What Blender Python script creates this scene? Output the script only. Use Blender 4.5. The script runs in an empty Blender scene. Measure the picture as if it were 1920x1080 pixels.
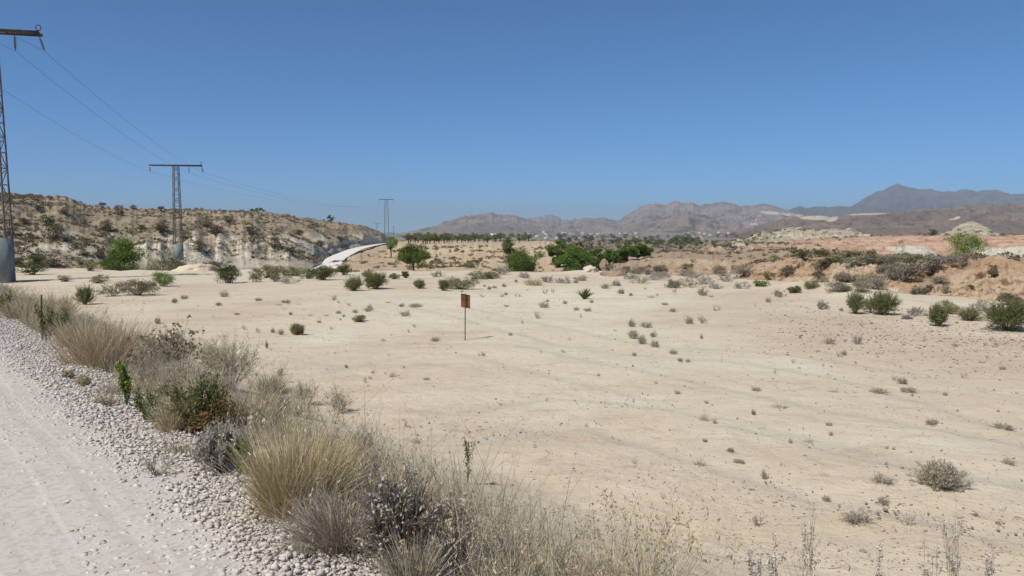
import bpy, math, random
import numpy as np
from mathutils import Vector

C = bpy.context.scene
COL = C.collection
PI = math.pi
# ------------------------------------------------------------------ camera, sky, sun, exposure
F = 1450.0                                   # focal length in photo pixels (1920 wide)
HCAM = 1.6
PITCH = math.atan(100.0 / F)
cam_d = bpy.data.cameras.new("camera"); cam = bpy.data.objects.new("camera", cam_d); COL.objects.link(cam)
cam_d.sensor_width = 36; cam_d.lens = 36 * F / 1920
cam_d.clip_start = 0.05; cam_d.clip_end = 60000
cam.location = (0, 0, HCAM); cam.rotation_euler = (PI / 2 - PITCH, 0, 0)
C.camera = cam

SUN_TO = Vector((-0.44, -0.47, 0.80)).normalized()
SUN_EL = math.asin(SUN_TO.z); SUN_AZ = math.atan2(SUN_TO.x, SUN_TO.y)
W = bpy.data.worlds.new("World"); C.world = W; W.use_nodes = True
wn = W.node_tree.nodes; wl = W.node_tree.links
sky = wn.new("ShaderNodeTexSky"); sky.sky_type = 'NISHITA'; sky.sun_disc = False
sky.sun_elevation = SUN_EL; sky.sun_rotation = SUN_AZ
sky.altitude = 7000; sky.air_density = 1.35; sky.dust_density = 0.0; sky.ozone_density = 10.0
bg = wn["Background"]; bg.inputs[1].default_value = 0.106
tint = wn.new("ShaderNodeMix"); tint.data_type = 'RGBA'; tint.blend_type = 'MULTIPLY'; tint.inputs[0].default_value = 1.0
tint.inputs[7].default_value = (0.67, 0.985, 0.96, 1)      # white balance of the sky
wl.new(sky.outputs[0], tint.inputs[6]); wl.new(tint.outputs[2], bg.inputs[0])
sun_d = bpy.data.lights.new("sun", 'SUN'); sun = bpy.data.objects.new("sun", sun_d); COL.objects.link(sun)
sun_d.energy = 4.2; sun_d.angle = math.radians(0.53); sun_d.color = (1.0, 0.95, 0.855)
sun.rotation_euler = SUN_TO.to_track_quat('Z', 'Y').to_euler(); sun.location = (-30, -20, 60)
C.view_settings.view_transform = 'Standard'; C.view_settings.look = 'None'
C.view_settings.exposure = 0.23; C.view_settings.gamma = 1.0
C.cycles.volume_bounces = 0; C.cycles.max_bounces = 6; C.cycles.transparent_max_bounces = 4
C.cycles.use_denoising = True

# ------------------------------------------------------------------ helpers
def at(px, py, d):
    """world point seen at photo pixel (px, py) at forward distance d (arrays ok)"""
    a = (np.asarray(px, float) - 960) / F; b = (540 - np.asarray(py, float)) / F
    cp, sp = math.cos(PITCH), math.sin(PITCH)
    dy = cp + b * sp; dz = -sp + b * cp
    return np.stack([a / dy * d, np.ones_like(a) * d, HCAM + dz / dy * d], -1)

def pix(p):
    x, y, z = p[0], p[1], p[2] - HCAM
    cp, sp = math.cos(PITCH), math.sin(PITCH)
    w = y * cp - z * sp
    return 960 + F * x / w, 540 - F * (y * sp + z * cp) / w

def smooth(t):
    t = np.clip(t, 0, 1); return t * t * (3 - 2 * t)

def _h(ix, iy, s):
    n = (ix.astype(np.int64) * 374761393 + iy.astype(np.int64) * 668265263 + s * 974711) & 0x7fffffff
    n = ((n ^ (n >> 13)) * 1274126177) & 0x7fffffff
    n = (n ^ (n >> 16)) & 0xffff
    return n / 65535.0

def vnoise(x, y, s=0):
    ix = np.floor(x); iy = np.floor(y); fx = x - ix; fy = y - iy
    u = fx * fx * fx * (fx * (fx * 6 - 15) + 10); v = fy * fy * fy * (fy * (fy * 6 - 15) + 10)
    a = _h(ix, iy, s); b = _h(ix + 1, iy, s); c = _h(ix, iy + 1, s); d = _h(ix + 1, iy + 1, s)
    return (a * (1 - u) + b * u) * (1 - v) + (c * (1 - u) + d * u) * v

def fbm(x, y, s=0, o=4, g=0.5):
    t = 0; a = 1; n = 0
    for i in range(o):
        t = t + a * (vnoise(x, y, s + i * 7) * 2 - 1); n += a; a *= g
        x, y = x * 2.03 + 13.7, y * 2.03 - 7.1
    return t / n

def ridged(x, y, s=0, o=4):
    t = 0; a = 1; n = 0
    for i in range(o):
        t = t + a * (1 - np.abs(vnoise(x, y, s + i * 5) * 2 - 1) * 1.6); n += a; a *= 0.5
        x, y = x * 2.1 + 3.3, y * 2.1 + 9.2
    return t / n

def mk(name, V, Fs, mats, parent=None, v=None, smooth_=False, mi=None, link=True):
    """one mesh object out of arrays; Fs: array or list of (n,k) index arrays"""
    if not isinstance(Fs, (list, tuple)): Fs = [Fs]
    Fs = [np.asarray(f) for f in Fs if len(f)]
    me = bpy.data.meshes.new(name)
    V = np.asarray(V, np.float32)
    me.vertices.add(len(V)); me.vertices.foreach_set("co", V.ravel())
    idx = np.concatenate([f.ravel() for f in Fs]).astype(np.int32)
    tot = np.concatenate([np.full(len(f), f.shape[1]) for f in Fs])
    st = np.concatenate([[0], np.cumsum(tot)[:-1]]).astype(np.int32)
    me.loops.add(len(idx)); me.loops.foreach_set("vertex_index", idx)
    me.polygons.add(len(tot)); me.polygons.foreach_set("loop_start", st)
    if v is not None:
        at_ = me.attributes.new("v", 'FLOAT', 'POINT'); at_.data.foreach_set("value", np.asarray(v, np.float32))
    for m in (mats if isinstance(mats, (list, tuple)) else [mats]): me.materials.append(m)
    if mi is not None: me.polygons.foreach_set("material_index", np.asarray(mi, np.int32))
    if smooth_: me.polygons.foreach_set("use_smooth", np.ones(len(tot), bool))
    me.update(calc_edges=True); me.validate()
    o = bpy.data.objects.new(name, me)
    if link: COL.objects.link(o)
    if parent is not None: o.parent = parent
    return o

def tag(o, label=None, cat=None, group=None, kind=None):
    if label: o["label"] = label
    if cat: o["category"] = cat
    if group: o["group"] = group
    if kind: o["kind"] = kind
    return o

def empty(name, loc, rz=0.0):
    o = bpy.data.objects.new(name, None); COL.objects.link(o)
    o.location = Vector([float(q) for q in loc]); o.rotation_euler = (0, 0, rz); o.empty_display_size = 0.1
    return o

class MB:
    """collects pieces into one mesh"""
    def __init__(s): s.V = []; s.F = []; s.v = []; s.n = 0
    def add(s, V, Fs, v=0.5):
        V = np.asarray(V, float).reshape(-1, 3)
        for f in (Fs if isinstance(Fs, (list, tuple)) else [Fs]):
            if len(f): s.F.append(np.asarray(f) + s.n)
        s.V.append(V); s.v.append(np.broadcast_to(np.asarray(v, float), (len(V),))); s.n += len(V)
        return s
    def box(s, c, sz, rz=0.0, v=0.5):
        x, y, z = sz[0] / 2, sz[1] / 2, sz[2] / 2
        P = np.array([[-x, -y, -z], [x, -y, -z], [x, y, -z], [-x, y, -z], [-x, -y, z], [x, -y, z], [x, y, z], [-x, y, z]])
        ca, sa = math.cos(rz), math.sin(rz)
        P = P @ np.array([[ca, sa, 0], [-sa, ca, 0], [0, 0, 1]]) + np.array(c)
        return s.add(P, np.array([[0, 3, 2, 1], [4, 5, 6, 7], [0, 1, 5, 4], [1, 2, 6, 5], [2, 3, 7, 6], [3, 0, 4, 7]]), v)
    def tube(s, P0, P1, r0, r1, k=4, v=0.5):
        V, Fq, vv = tubes(np.atleast_2d(P0), np.atleast_2d(P1), np.atleast_1d(r0), np.atleast_1d(r1), k, v)
        return s.add(V, Fq, vv)
    def build(s, name, mats, parent=None, smooth_=False):
        return mk(name, np.concatenate(s.V), s.F, mats, parent, np.concatenate(s.v), smooth_)

def unit(a): return a / np.maximum(np.linalg.norm(a, axis=-1, keepdims=True), 1e-9)

def tubes(P0, P1, r0, r1, k=3, v=0.5):
    P0 = np.asarray(P0, float); P1 = np.asarray(P1, float); n = len(P0)
    d = unit(P1 - P0)
    ref = np.where(np.abs(d[:, 2:3]) > 0.9, np.array([[1., 0, 0]]), np.array([[0, 0, 1.]]))
    a = unit(np.cross(d, ref)); b = np.cross(d, a)
    ang = np.arange(k) * 2 * PI / k
    ring = np.cos(ang)[None, :, None] * a[:, None, :] + np.sin(ang)[None, :, None] * b[:, None, :]
    r0 = np.broadcast_to(np.asarray(r0, float), (n,)); r1 = np.broadcast_to(np.asarray(r1, float), (n,))
    V = np.concatenate([P0[:, None] + ring * r0[:, None, None], P1[:, None] + ring * r1[:, None, None]], 1).reshape(-1, 3)
    i = np.arange(k); j = (i + 1) % k
    Fq = np.stack([i, j, j + k, i + k], -1)[None] + (np.arange(n) * 2 * k)[:, None, None]
    vv = np.repeat(np.broadcast_to(np.asarray(v, float), (n,)), 2 * k)
    return V, Fq.reshape(-1, 4), vv

def blades(rng, P, D, L, w, bend, segs=4, v=None):
    """grass blades: base P, direction D, length L, width w, droop bend"""
    n = len(P); t = np.linspace(0, 1, segs + 1)
    side = unit(np.cross(D, rng.normal(size=(n, 3))))
    out = unit(np.stack([D[:, 0], D[:, 1], np.zeros(n)], -1) + rng.normal(size=(n, 3)) * 0.15 * np.array([1, 1, 0]))
    Lc = L[:, None, None]
    ctr = P[:, None] + Lc * (t[None, :, None] * D[:, None] + (bend[:, None, None] * (t ** 2)[None, :, None]) * (out[:, None] * 0.8 + np.array([0, 0, -0.55])))
    wd = (w[:, None] * np.array([1.0] * segs + [0.12])[None] * (1 - 0.55 * t[None]))[:, :, None] * side[:, None] * 0.5
    V = np.stack([ctr - wd, ctr + wd], 2).reshape(n, -1, 3)
    m = 2 * (segs + 1); q = np.arange(segs) * 2
    Fq = np.stack([q, q + 1, q + 3, q + 2], -1)[None] + (np.arange(n) * m)[:, None, None]
    if v is None: v = rng.random(n)
    return V.reshape(-1, 3), Fq.reshape(-1, 4), np.repeat(v, m), ctr[:, -1]

def leaves(rng, P, size, asp=0.5, axis=None, spread=1.0, v=None):
    """pointed leaf quads centred on P"""
    n = len(P)
    d = rng.normal(size=(n, 3)) * spread
    if axis is not None: d = d + axis
    d = unit(d); s = unit(np.cross(d, rng.normal(size=(n, 3))))
    L = np.broadcast_to(np.asarray(size, float), (n,)) * rng.uniform(0.65, 1.35, n)
    A = d * L[:, None] * 0.5; B = s * (L * asp * 0.5)[:, None]
    V = np.stack([P - A, P + B - A * 0.1, P + A, P - B - A * 0.1], 1).reshape(-1, 3)
    Fq = np.arange(n * 4).reshape(-1, 4)
    if v is None: v = rng.random(n)
    return V, Fq, np.repeat(v, 4)

def branch(rng, n0, h, spread, levels=3, kids=3, ratio=0.6, r0=0.01, jit=0.35, base_r=0.03):
    """branching twigs from one base; gives segments P0,P1,ra,rb and the tips"""
    ang = rng.random(n0) * 2 * PI; tilt = spread * np.sqrt(rng.random(n0))
    D = np.stack([np.cos(ang) * np.sin(tilt), np.sin(ang) * np.sin(tilt), np.cos(tilt)], -1)
    P = np.stack([np.cos(ang), np.sin(ang), np.zeros(n0)], -1) * base_r * rng.random((n0, 1))
    L = h * rng.uniform(0.45, 0.7, n0); r = np.full(n0, r0)
    S0, S1, A, B = [], [], [], []
    for lv in range(levels):
        Dm = unit(D + rng.normal(size=D.shape) * jit * 0.5)
        M = P + D * (L * 0.5)[:, None]; E = M + Dm * (L * 0.5)[:, None]
        S0 += [P, M]; S1 += [M, E]; A += [r, r * 0.8]; B += [r * 0.8, r * 0.6]
        if lv == levels - 1: break
        t = rng.uniform(0.35, 1.0, (len(P), kids)); t[:, 0] = 1
        Q = np.where((t < .5)[..., None], P[:, None] + (M - P)[:, None] * (t * 2)[..., None], M[:, None] + (E - M)[:, None] * (t * 2 - 1)[..., None]).reshape(-1, 3)
        D = unit(np.repeat(Dm, kids, 0) + rng.normal(size=(len(Q), 3)) * jit + np.array([0, 0, 0.12]))
        L = np.repeat(L, kids) * ratio * rng.uniform(0.7, 1.2, len(Q)); r = np.repeat(r, kids) * 0.6; P = Q
    return np.concatenate(S0), np.concatenate(S1), np.concatenate(A), np.concatenate(B), E

# ------------------------------------------------------------------ materials
def newmat(name):
    m = bpy.data.materials.new(name); m.use_nodes = True
    nt = m.node_tree; return m, nt, nt.nodes, nt.links, nt.nodes["Principled BSDF"]

class G_:
    """short node-graph writer"""
    def __init__(s, name):
        s.m, s.nt, s.N, s.L, s.P = newmat(name)
        s.P.inputs["Roughness"].default_value = 0.95
        s.P.inputs["Specular IOR Level"].default_value = 0.15
        s.geo = s.N.new("ShaderNodeNewGeometry")
    def pos(s, sx=1, sy=1, sz=1, obj=False):
        mp = s.N.new("ShaderNodeMapping"); mp.inputs["Scale"].default_value = (sx, sy, sz)
        if obj: tc = s.N.new("ShaderNodeTexCoord"); s.L.new(tc.outputs["Object"], mp.inputs[0])
        else: s.L.new(s.geo.outputs["Position"], mp.inputs[0])
        return mp.outputs[0]
    def noise(s, vec, scale, det=5, rough=0.6, dist=0.0):
        n = s.N.new("ShaderNodeTexNoise"); n.inputs["Scale"].default_value = scale; n.inputs["Detail"].default_value = det
        n.inputs["Roughness"].default_value = rough; n.inputs["Distortion"].default_value = dist
        s.L.new(vec, n.inputs["Vector"]); return n.outputs["Fac"]
    def voro(s, vec, scale, feat='F1', out="Distance"):
        n = s.N.new("ShaderNodeTexVoronoi"); n.feature = feat; n.inputs["Scale"].default_value = scale
        s.L.new(vec, n.inputs["Vector"]); return n.outputs[out]
    def ramp(s, fac, stops):
        r = s.N.new("ShaderNodeValToRGB"); e = r.color_ramp.elements
        while len(e) < len(stops): e.new(0.5)
        for q, (p, c) in zip(e, stops):
            q.position = p; q.color = (*(c if hasattr(c, '__len__') else (c, c, c)), 1)
        s.L.new(fac, r.inputs[0]); return r.outputs[0]
    def mix(s, fac, a, b, mode='MIX'):
        x = s.N.new("ShaderNodeMix"); x.data_type = 'RGBA'; x.blend_type = mode
        if hasattr(fac, 'node'): s.L.new(fac, x.inputs[0])
        else: x.inputs[0].default_value = fac
        for q, i in ((a, 6), (b, 7)):
            if hasattr(q, 'node'): s.L.new(q, x.inputs[i])
            else: x.inputs[i].default_value = (*q, 1)
        return x.outputs[2]
    def math(s, op, a, b=0.0, c=0.0):
        x = s.N.new("ShaderNodeMath"); x.operation = op
        for q, i in ((a, 0), (b, 1), (c, 2)):
            if hasattr(q, 'node'): s.L.new(q, x.inputs[i])
            else: x.inputs[i].default_value = q
        return x.outputs[0]
    def nz(s):
        x = s.N.new("ShaderNodeSeparateXYZ"); s.L.new(s.geo.outputs["Normal"], x.inputs[0]); return x.outputs[2]
    def xyz(s):
        x = s.N.new("ShaderNodeSeparateXYZ"); s.L.new(s.geo.outputs["Position"], x.inputs[0]); return x.outputs
    def attr(s, n="v"):
        a = s.N.new("ShaderNodeAttribute"); a.attribute_name = n; return a.outputs["Fac"]
    def rand(s):
        return s.N.new("ShaderNodeObjectInfo").outputs["Random"]
    def bump(s, h, strength=0.5, dist=0.02, chain=None):
        b = s.N.new("ShaderNodeBump"); b.inputs["Strength"].default_value = strength; b.inputs["Distance"].default_value = dist
        s.L.new(h, b.inputs["Height"])
        if chain is not None: s.L.new(chain, b.inputs["Normal"])
        return b.outputs[0]
    def done(s, col, bump=None, rough=None, metal=None):
        if hasattr(col, 'node'): s.L.new(col, s.P.inputs["Base Color"])
        else: s.P.inputs["Base Color"].default_value = (*col, 1)
        if bump is not None: s.L.new(bump, s.P.inputs["Normal"])
        if rough is not None: s.P.inputs["Roughness"].default_value = rough
        if metal is not None: s.P.inputs["Metallic"].default_value = metal
        return s.m

def plant_mat(name, stops, trans=0.25, var=0.25):
    """colour from the random value each leaf or blade carries, a little different on every plant"""
    g = G_(name)
    c = g.ramp(g.attr(), stops)
    hs = g.N.new("ShaderNodeHueSaturation")
    g.L.new(c, hs.inputs["Color"])
    r = g.rand()
    g.L.new(g.math('MULTIPLY_ADD', r, var, 1 - var / 2), hs.inputs["Value"])
    g.L.new(g.math('MULTIPLY_ADD', r, 0.03, 0.485), hs.inputs["Hue"])
    col = hs.outputs[0]; g.P.inputs["Specular IOR Level"].default_value = 0.08
    g.L.new(col, g.P.inputs["Base Color"]); g.P.inputs["Roughness"].default_value = 0.85
    if trans:
        tr = g.N.new("ShaderNodeBsdfTranslucent"); g.L.new(col, tr.inputs[0])
        mx = g.N.new("ShaderNodeMixShader"); mx.inputs[0].default_value = trans
        g.L.new(g.P.outputs[0], mx.inputs[1]); g.L.new(tr.outputs[0], mx.inputs[2])
        g.L.new(mx.outputs[0], g.N["Material Output"].inputs[0])
    return g.m

M = {}
def sand_mat():
    g = G_("bare_sandy_soil"); p = g.pos()
    big = g.noise(p, 0.09, 4, 0.6, 0.6); mid = g.noise(g.pos(0.55, 1.2, 1), 0.55, 6, 0.65, 0.4)
    fine = g.noise(p, 7.0, 6, 0.7); grit = g.noise(p, 60.0, 3, 0.7)
    c = g.ramp(big, [(0.34, (0.475, 0.378, 0.272)), (0.47, (0.54, 0.448, 0.325)), (0.60, (0.575, 0.495, 0.375)), (0.72, (0.52, 0.412, 0.297))])
    c = g.mix(g.ramp(mid, [(0.42, 0.0), (0.62, 0.75)]), c, (0.605, 0.528, 0.41))
    c = g.mix(g.ramp(mid, [(0.30, 0.55), (0.43, 0.0)]), c, (0.455, 0.352, 0.25))
    c = g.mix(g.ramp(fine, [(0.25, 0.5), (0.46, 0.0)]), c, (0.41, 0.31, 0.215))
    c = g.mix(g.ramp(grit, [(0.28, 0.55), (0.40, 0.0)]), c, (0.33, 0.255, 0.185))
    c = g.mix(g.ramp(grit, [(0.66, 0.0), (0.76, 0.5)]), c, (0.72, 0.66, 0.56))
    # far plain: dry scrubland and pale tilled plots
    X = g.xyz(); far = g.N.new("ShaderNodeMapRange"); far.inputs["From Min"].default_value = 62; far.inputs["From Max"].default_value = 120
    g.L.new(X[1], far.inputs["Value"])
    pl = g.noise(g.pos(0.35, 1, 1), 0.035, 6, 0.65); pf = g.noise(g.pos(1, 0.6, 1), 0.35, 5, 0.7)
    fc = g.ramp(pl, [(0.36, (0.17, 0.14, 0.095)), (0.47, (0.30, 0.235, 0.16)), (0.55, (0.21, 0.175, 0.115)), (0.63, (0.43, 0.36, 0.26))])
    fc = g.mix(g.ramp(pf, [(0.46, 0.0), (0.58, 0.8)]), fc, (0.10, 0.095, 0.06))
    wl_ = g.N.new("ShaderNodeAttribute"); wl_.attribute_name = "pale"; c = g.mix(g.math('MULTIPLY', wl_.outputs["Fac"], g.ramp(mid, [(0.30, 0.35), (0.6, 1.0)])), c, (0.64, 0.575, 0.465))
    wb_ = g.N.new("ShaderNodeAttribute"); wb_.attribute_name = "pink"; c = g.mix(g.math('MULTIPLY', wb_.outputs["Fac"], g.ramp(fine, [(0.30, 1.0), (0.65, 0.4)])), c, (0.475, 0.365, 0.285))
    wt_ = g.N.new("ShaderNodeAttribute"); wt_.attribute_name = "track"; c = g.mix(g.math('MULTIPLY', wt_.outputs["Fac"], 0.7), c, (0.46, 0.41, 0.335))
    c = g.mix(far.outputs[0], c, fc)
    pb = g.voro(g.pos(1, 1, 0.3), 16.0); pbc = g.N.new("ShaderNodeRGBToBW"); g.L.new(g.voro(g.pos(1, 1, 0.3), 16.0, 'F1', "Color"), pbc.inputs[0])
    sp = g.math('MULTIPLY', g.ramp(pb, [(0.16, 1.0), (0.26, 0.0)]), g.ramp(g.noise(p, 0.8, 4, 0.7), [(0.48, 0.0), (0.62, 1.0)]))
    c = g.mix(g.math('MULTIPLY', sp, 0.75), c, g.ramp(pbc.outputs[0], [(0.25, (0.25, 0.19, 0.145)), (0.55, (0.44, 0.36, 0.275)), (0.8, (0.66, 0.60, 0.50))]))
    blot = g.noise(g.pos(0.8, 1.3, 1), 2.3, 6, 0.75, 0.5); c = g.mix(g.ramp(blot, [(0.33, 0.55), (0.45, 0.0)]), c, (0.42, 0.325, 0.235)); c = g.mix(g.ramp(blot, [(0.56, 0.0), (0.70, 0.5)]), c, (0.62, 0.55, 0.435))
    b = g.bump(blot, 0.5, 0.10); b = g.bump(fine, 0.45, 0.03, b); b = g.bump(grit, 0.4, 0.006, b); b = g.bump(sp, 0.5, 0.012, b)
    return g.done(c, b)
M["sand"] = sand_mat()

def road_mat():
    g = G_("pale_crushed_limestone_road"); p = g.pos()
    big = g.noise(p, 0.6, 4, 0.6); st = g.voro(p, 34.0); stc = g.voro(p, 34.0, 'F1', "Color"); gr = g.noise(p, 130, 3, 0.7)
    c = g.ramp(big, [(0.35, (0.435, 0.385, 0.335)), (0.6, (0.495, 0.455, 0.41)), (0.75, (0.465, 0.41, 0.36))])
    bw = g.N.new("ShaderNodeRGBToBW"); g.L.new(stc, bw.inputs[0])
    c = g.mix(0.30, c, g.ramp(bw.outputs[0], [(0.2, (0.36, 0.32, 0.29)), (0.5, (0.60, 0.56, 0.52)), (0.8, (0.66, 0.60, 0.54))]))
    c = g.mix(g.ramp(gr, [(0.28, 0.5), (0.42, 0.0)]), c, (0.33, 0.28, 0.24))
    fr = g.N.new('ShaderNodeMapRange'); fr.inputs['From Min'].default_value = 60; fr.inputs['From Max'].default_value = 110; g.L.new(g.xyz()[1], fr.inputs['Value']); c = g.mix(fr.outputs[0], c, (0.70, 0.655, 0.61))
    sd = g.math('ADD', g.math('MULTIPLY', g.xyz()[0], 0.7705), g.math('MULTIPLY', g.xyz()[1], 0.6374))
    wv = g.noise(g.pos(0.15, 0.15, 1), 1.0, 2, 0.5); cx = g.N.new("ShaderNodeCombineXYZ"); g.L.new(g.math('MULTIPLY_ADD', wv, 0.5, sd), cx.inputs[0])
    rl = g.noise(cx.outputs[0], 9.0, 4, 0.7)
    c = g.mix(g.ramp(rl, [(0.36, 0.65), (0.48, 0.0)]), c, (0.43, 0.36, 0.31)); c = g.mix(g.ramp(rl, [(0.54, 0.0), (0.66, 0.65)]), c, (0.59, 0.555, 0.515))
    b = g.bump(st, 0.25, 0.006); b = g.bump(gr, 0.3, 0.004, b)
    return g.done(c, b)
M["road"] = road_mat()

def stone_mat(name, stops):
    g = G_(name); n = g.noise(g.pos(), 90, 3, 0.6)
    c = g.ramp(g.attr(), stops)
    c = g.mix(g.ramp(n, [(0.35, 0.35), (0.6, 0.0)]), c, (0.42, 0.36, 0.30))
    return g.done(c)
M["stone"] = stone_mat("limestone_chippings", [(0.0, (0.38, 0.335, 0.305)), (0.35, (0.53, 0.485, 0.445)), (0.8, (0.63, 0.595, 0.555)), (1.0, (0.48, 0.395, 0.34))])
M["pebble"] = stone_mat("brown_pebbles", [(0.0, (0.16, 0.12, 0.095)), (0.6, (0.26, 0.195, 0.15)), (1.0, (0.52, 0.44, 0.35))])

def badland_mat(name, cols, pale, scrub, f=0.12, strata=0.0, pale_lo=0.5, scr_lo=0.5, slope=(0.55, 0.9), pale_z=None):
    """eroded marl: colour bands, paler where steep and washed, dry scrub colour where flatter"""
    g = G_(name); p = g.pos()
    a = g.noise(p, f, 6, 0.65, 0.5); b_ = g.noise(p, f * 6, 6, 0.7); st = g.noise(g.pos(0.05, 0.05, 1.0), 1.2, 4, 0.6)
    c = g.ramp(a, [(0.33, cols[0]), (0.5, cols[1]), (0.66, cols[2])])
    if strata: c = g.mix(g.ramp(st, [(0.42, 0.0), (0.55, strata)]), c, cols[3])
    nz = g.nz()
    steep = g.math('SUBTRACT', 1.0, g.ramp(nz, [(slope[0], 0.0), (slope[1], 1.0)]))
    pl = g.ramp(g.noise(p, f * 0.8, 4, 0.6), [(pale_lo, 0.0), (pale_lo + 0.08, 1.0)])
    fac = g.math('MULTIPLY', steep, pl)
    if pale_z is not None:      # the pale bed lies low in the hill
        zz = g.math('MULTIPLY_ADD', g.noise(p, f * 1.3, 3, 0.6), 3.2, g.xyz()[2])
        mr = g.N.new("ShaderNodeMapRange"); mr.inputs["From Min"].default_value = pale_z + 0.8; mr.inputs["From Max"].default_value = pale_z - 0.4
        g.L.new(zz, mr.inputs["Value"]); fac = g.math('MULTIPLY', fac, mr.outputs[0])
        stn = g.noise(g.pos(1.4, 1.4, 0.25), 0.9, 5, 0.7); pale2 = g.ramp(stn, [(0.34, tuple(q * 0.72 for q in pale)), (0.5, pale), (0.66, (0.50, 0.42, 0.30))])
        c = g.mix(fac, c, pale2)
    else: c = g.mix(fac, c, pale)
    c = g.mix(g.ramp(b_, [(scr_lo, 0.0), (scr_lo + 0.14, 0.85)]), c, scrub)
    c = g.mix(g.ramp(b_, [(0.26, 0.6), (0.42, 0.0)]), c, tuple(q * 0.62 for q in cols[1]))
    bp = g.bump(b_, 0.6, 0.6); bp = g.bump(g.noise(p, f * 30, 4, 0.7), 0.4, 0.12, bp)
    return g.done(c, bp)
M["left_hill"] = badland_mat("scrubby_marl_hillside", [(0.195, 0.158, 0.105), (0.265, 0.215, 0.148), (0.23, 0.185, 0.125), (0.36, 0.29, 0.205)], (0.53, 0.49, 0.40), (0.175, 0.145, 0.095), 0.09, 0.5, 0.24, 0.53, (0.74, 0.93), 3.1)
M["pinkrock"] = badland_mat("pink_clay_rock", [(0.37, 0.255, 0.185), (0.46, 0.335, 0.25), (0.41, 0.285, 0.205), (0.34, 0.215, 0.155)], (0.47, 0.37, 0.28), (0.30, 0.205, 0.15), 0.9, 0.6, 0.5, 0.66)
M["bank"] = badland_mat("tawny_quarried_bank", [(0.41, 0.315, 0.205), (0.47, 0.37, 0.25), (0.42, 0.345, 0.245), (0.43, 0.29, 0.18)], (0.49, 0.43, 0.33), (0.30, 0.235, 0.16), 0.06, 0.4, 0.45, 0.60)
M["orange"] = badland_mat("orange_clay_badland", [(0.385, 0.268, 0.172), (0.46, 0.345, 0.235), (0.42, 0.30, 0.198), (0.34, 0.22, 0.135)], (0.53, 0.435, 0.32), (0.25, 0.16, 0.095), 0.16, 0.75, 0.5, 0.62)
M["pitted"] = badland_mat("pitted_salmon_clay", [(0.345, 0.245, 0.165), (0.415, 0.315, 0.22), (0.375, 0.275, 0.185), (0.32, 0.215, 0.14)], (0.475, 0.39, 0.29), (0.16, 0.115, 0.075), 0.2, 0.4, 0.5, 0.56)
M["white_marl"] = badland_mat("pale_green_grey_marl", [(0.33, 0.285, 0.21), (0.40, 0.35, 0.265), (0.28, 0.24, 0.175), (0.42, 0.36, 0.26)], (0.45, 0.42, 0.345), (0.19, 0.165, 0.115), 0.035, 0.6, 0.46, 0.50, (0.6, 0.93))

def wall_mat():
    g = G_("red_and_white_cliff_strata"); p = g.pos(); X = g.xyz()
    wob = g.noise(p, 0.12, 4, 0.6); hz = g.math('MULTIPLY_ADD', wob, 2.2, X[2])
    n = g.noise(p, 0.5, 6, 0.7); st = g.noise(g.pos(0.06, 0.06, 1.6), 1.2, 5, 0.65)
    c = g.ramp(st, [(0.36, (0.24, 0.14, 0.095)), (0.43, (0.42, 0.28, 0.20)), (0.5, (0.47, 0.335, 0.24)), (0.56, (0.33, 0.20, 0.135)), (0.64, (0.44, 0.30, 0.21))])
    low = g.N.new("ShaderNodeMapRange"); low.inputs["From Min"].default_value = 0.75; low.inputs["From Max"].default_value = 0.45
    g.L.new(hz, low.inputs["Value"])
    xr = g.N.new('ShaderNodeMapRange'); xr.inputs['From Min'].default_value = 60; xr.inputs['From Max'].default_value = 120; g.L.new(g.math('MULTIPLY_ADD', n, 5.0, g.math('SUBTRACT', X[0], 2.5)), xr.inputs['Value'])
    east = g.ramp(xr.outputs[0], [(0.17, 0.0), (0.195, 1.0), (0.30, 1.0), (0.33, 0.0), (0.405, 0.0), (0.43, 1.0)])
    c = g.mix(g.math('MULTIPLY', low.outputs[0], east), c, (0.47, 0.44, 0.36))
    c = g.mix(g.ramp(n, [(0.56, 0.0), (0.66, 0.7)]), c, (0.22, 0.17, 0.11))
    return g.done(c, g.bump(n, 0.7, 0.4))
M["wall"] = wall_mat()

def mountain_mat(name, c0, c1, dark, f, dk=0.5):
    g = G_(name); p = g.pos()
    a = g.noise(p, f, 7, 0.65, 0.4); b_ = g.noise(p, f * 7, 6, 0.75)
    c = g.ramp(a, [(0.36, c0), (0.62, c1)])
    c = g.mix(g.ramp(b_, [(dk, 0.0), (dk + 0.14, 0.9)]), c, dark)
    c = g.mix(g.ramp(b_, [(0.28, 0.6), (0.38, 0.0)]), c, tuple(q * 1.45 for q in c1))
    sc_ = g.N.new("ShaderNodeAttribute"); sc_.attribute_name = "scar"      # quarry faces cut into the slope
    c = g.mix(g.ramp(g.math('MULTIPLY', sc_.outputs["Fac"], g.math('ADD', b_, 0.55)), [(0.40, 0.0), (0.58, 0.85)]), c, (0.55, 0.455, 0.365))
    return g.done(c, g.bump(b_, 0.5, 0.14 / f))
M["mt_brown"] = mountain_mat("dry_brown_mountain", (0.205, 0.165, 0.14), (0.27, 0.22, 0.185), (0.095, 0.09, 0.075), 0.0022)
M["mt_grey"] = mountain_mat("grey_limestone_mountain", (0.20, 0.16, 0.14), (0.30, 0.24, 0.205), (0.09, 0.09, 0.08), 0.0025, 0.52)
M["mt_dark"] = mountain_mat("wooded_dark_mountain", (0.085, 0.08, 0.065), (0.14, 0.115, 0.09), (0.04, 0.045, 0.038), 0.0015, 0.46)
M["range"] = mountain_mat("brown_scrub_range", (0.165, 0.125, 0.095), (0.225, 0.17, 0.13), (0.065, 0.06, 0.042), 0.005, 0.49)
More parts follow.
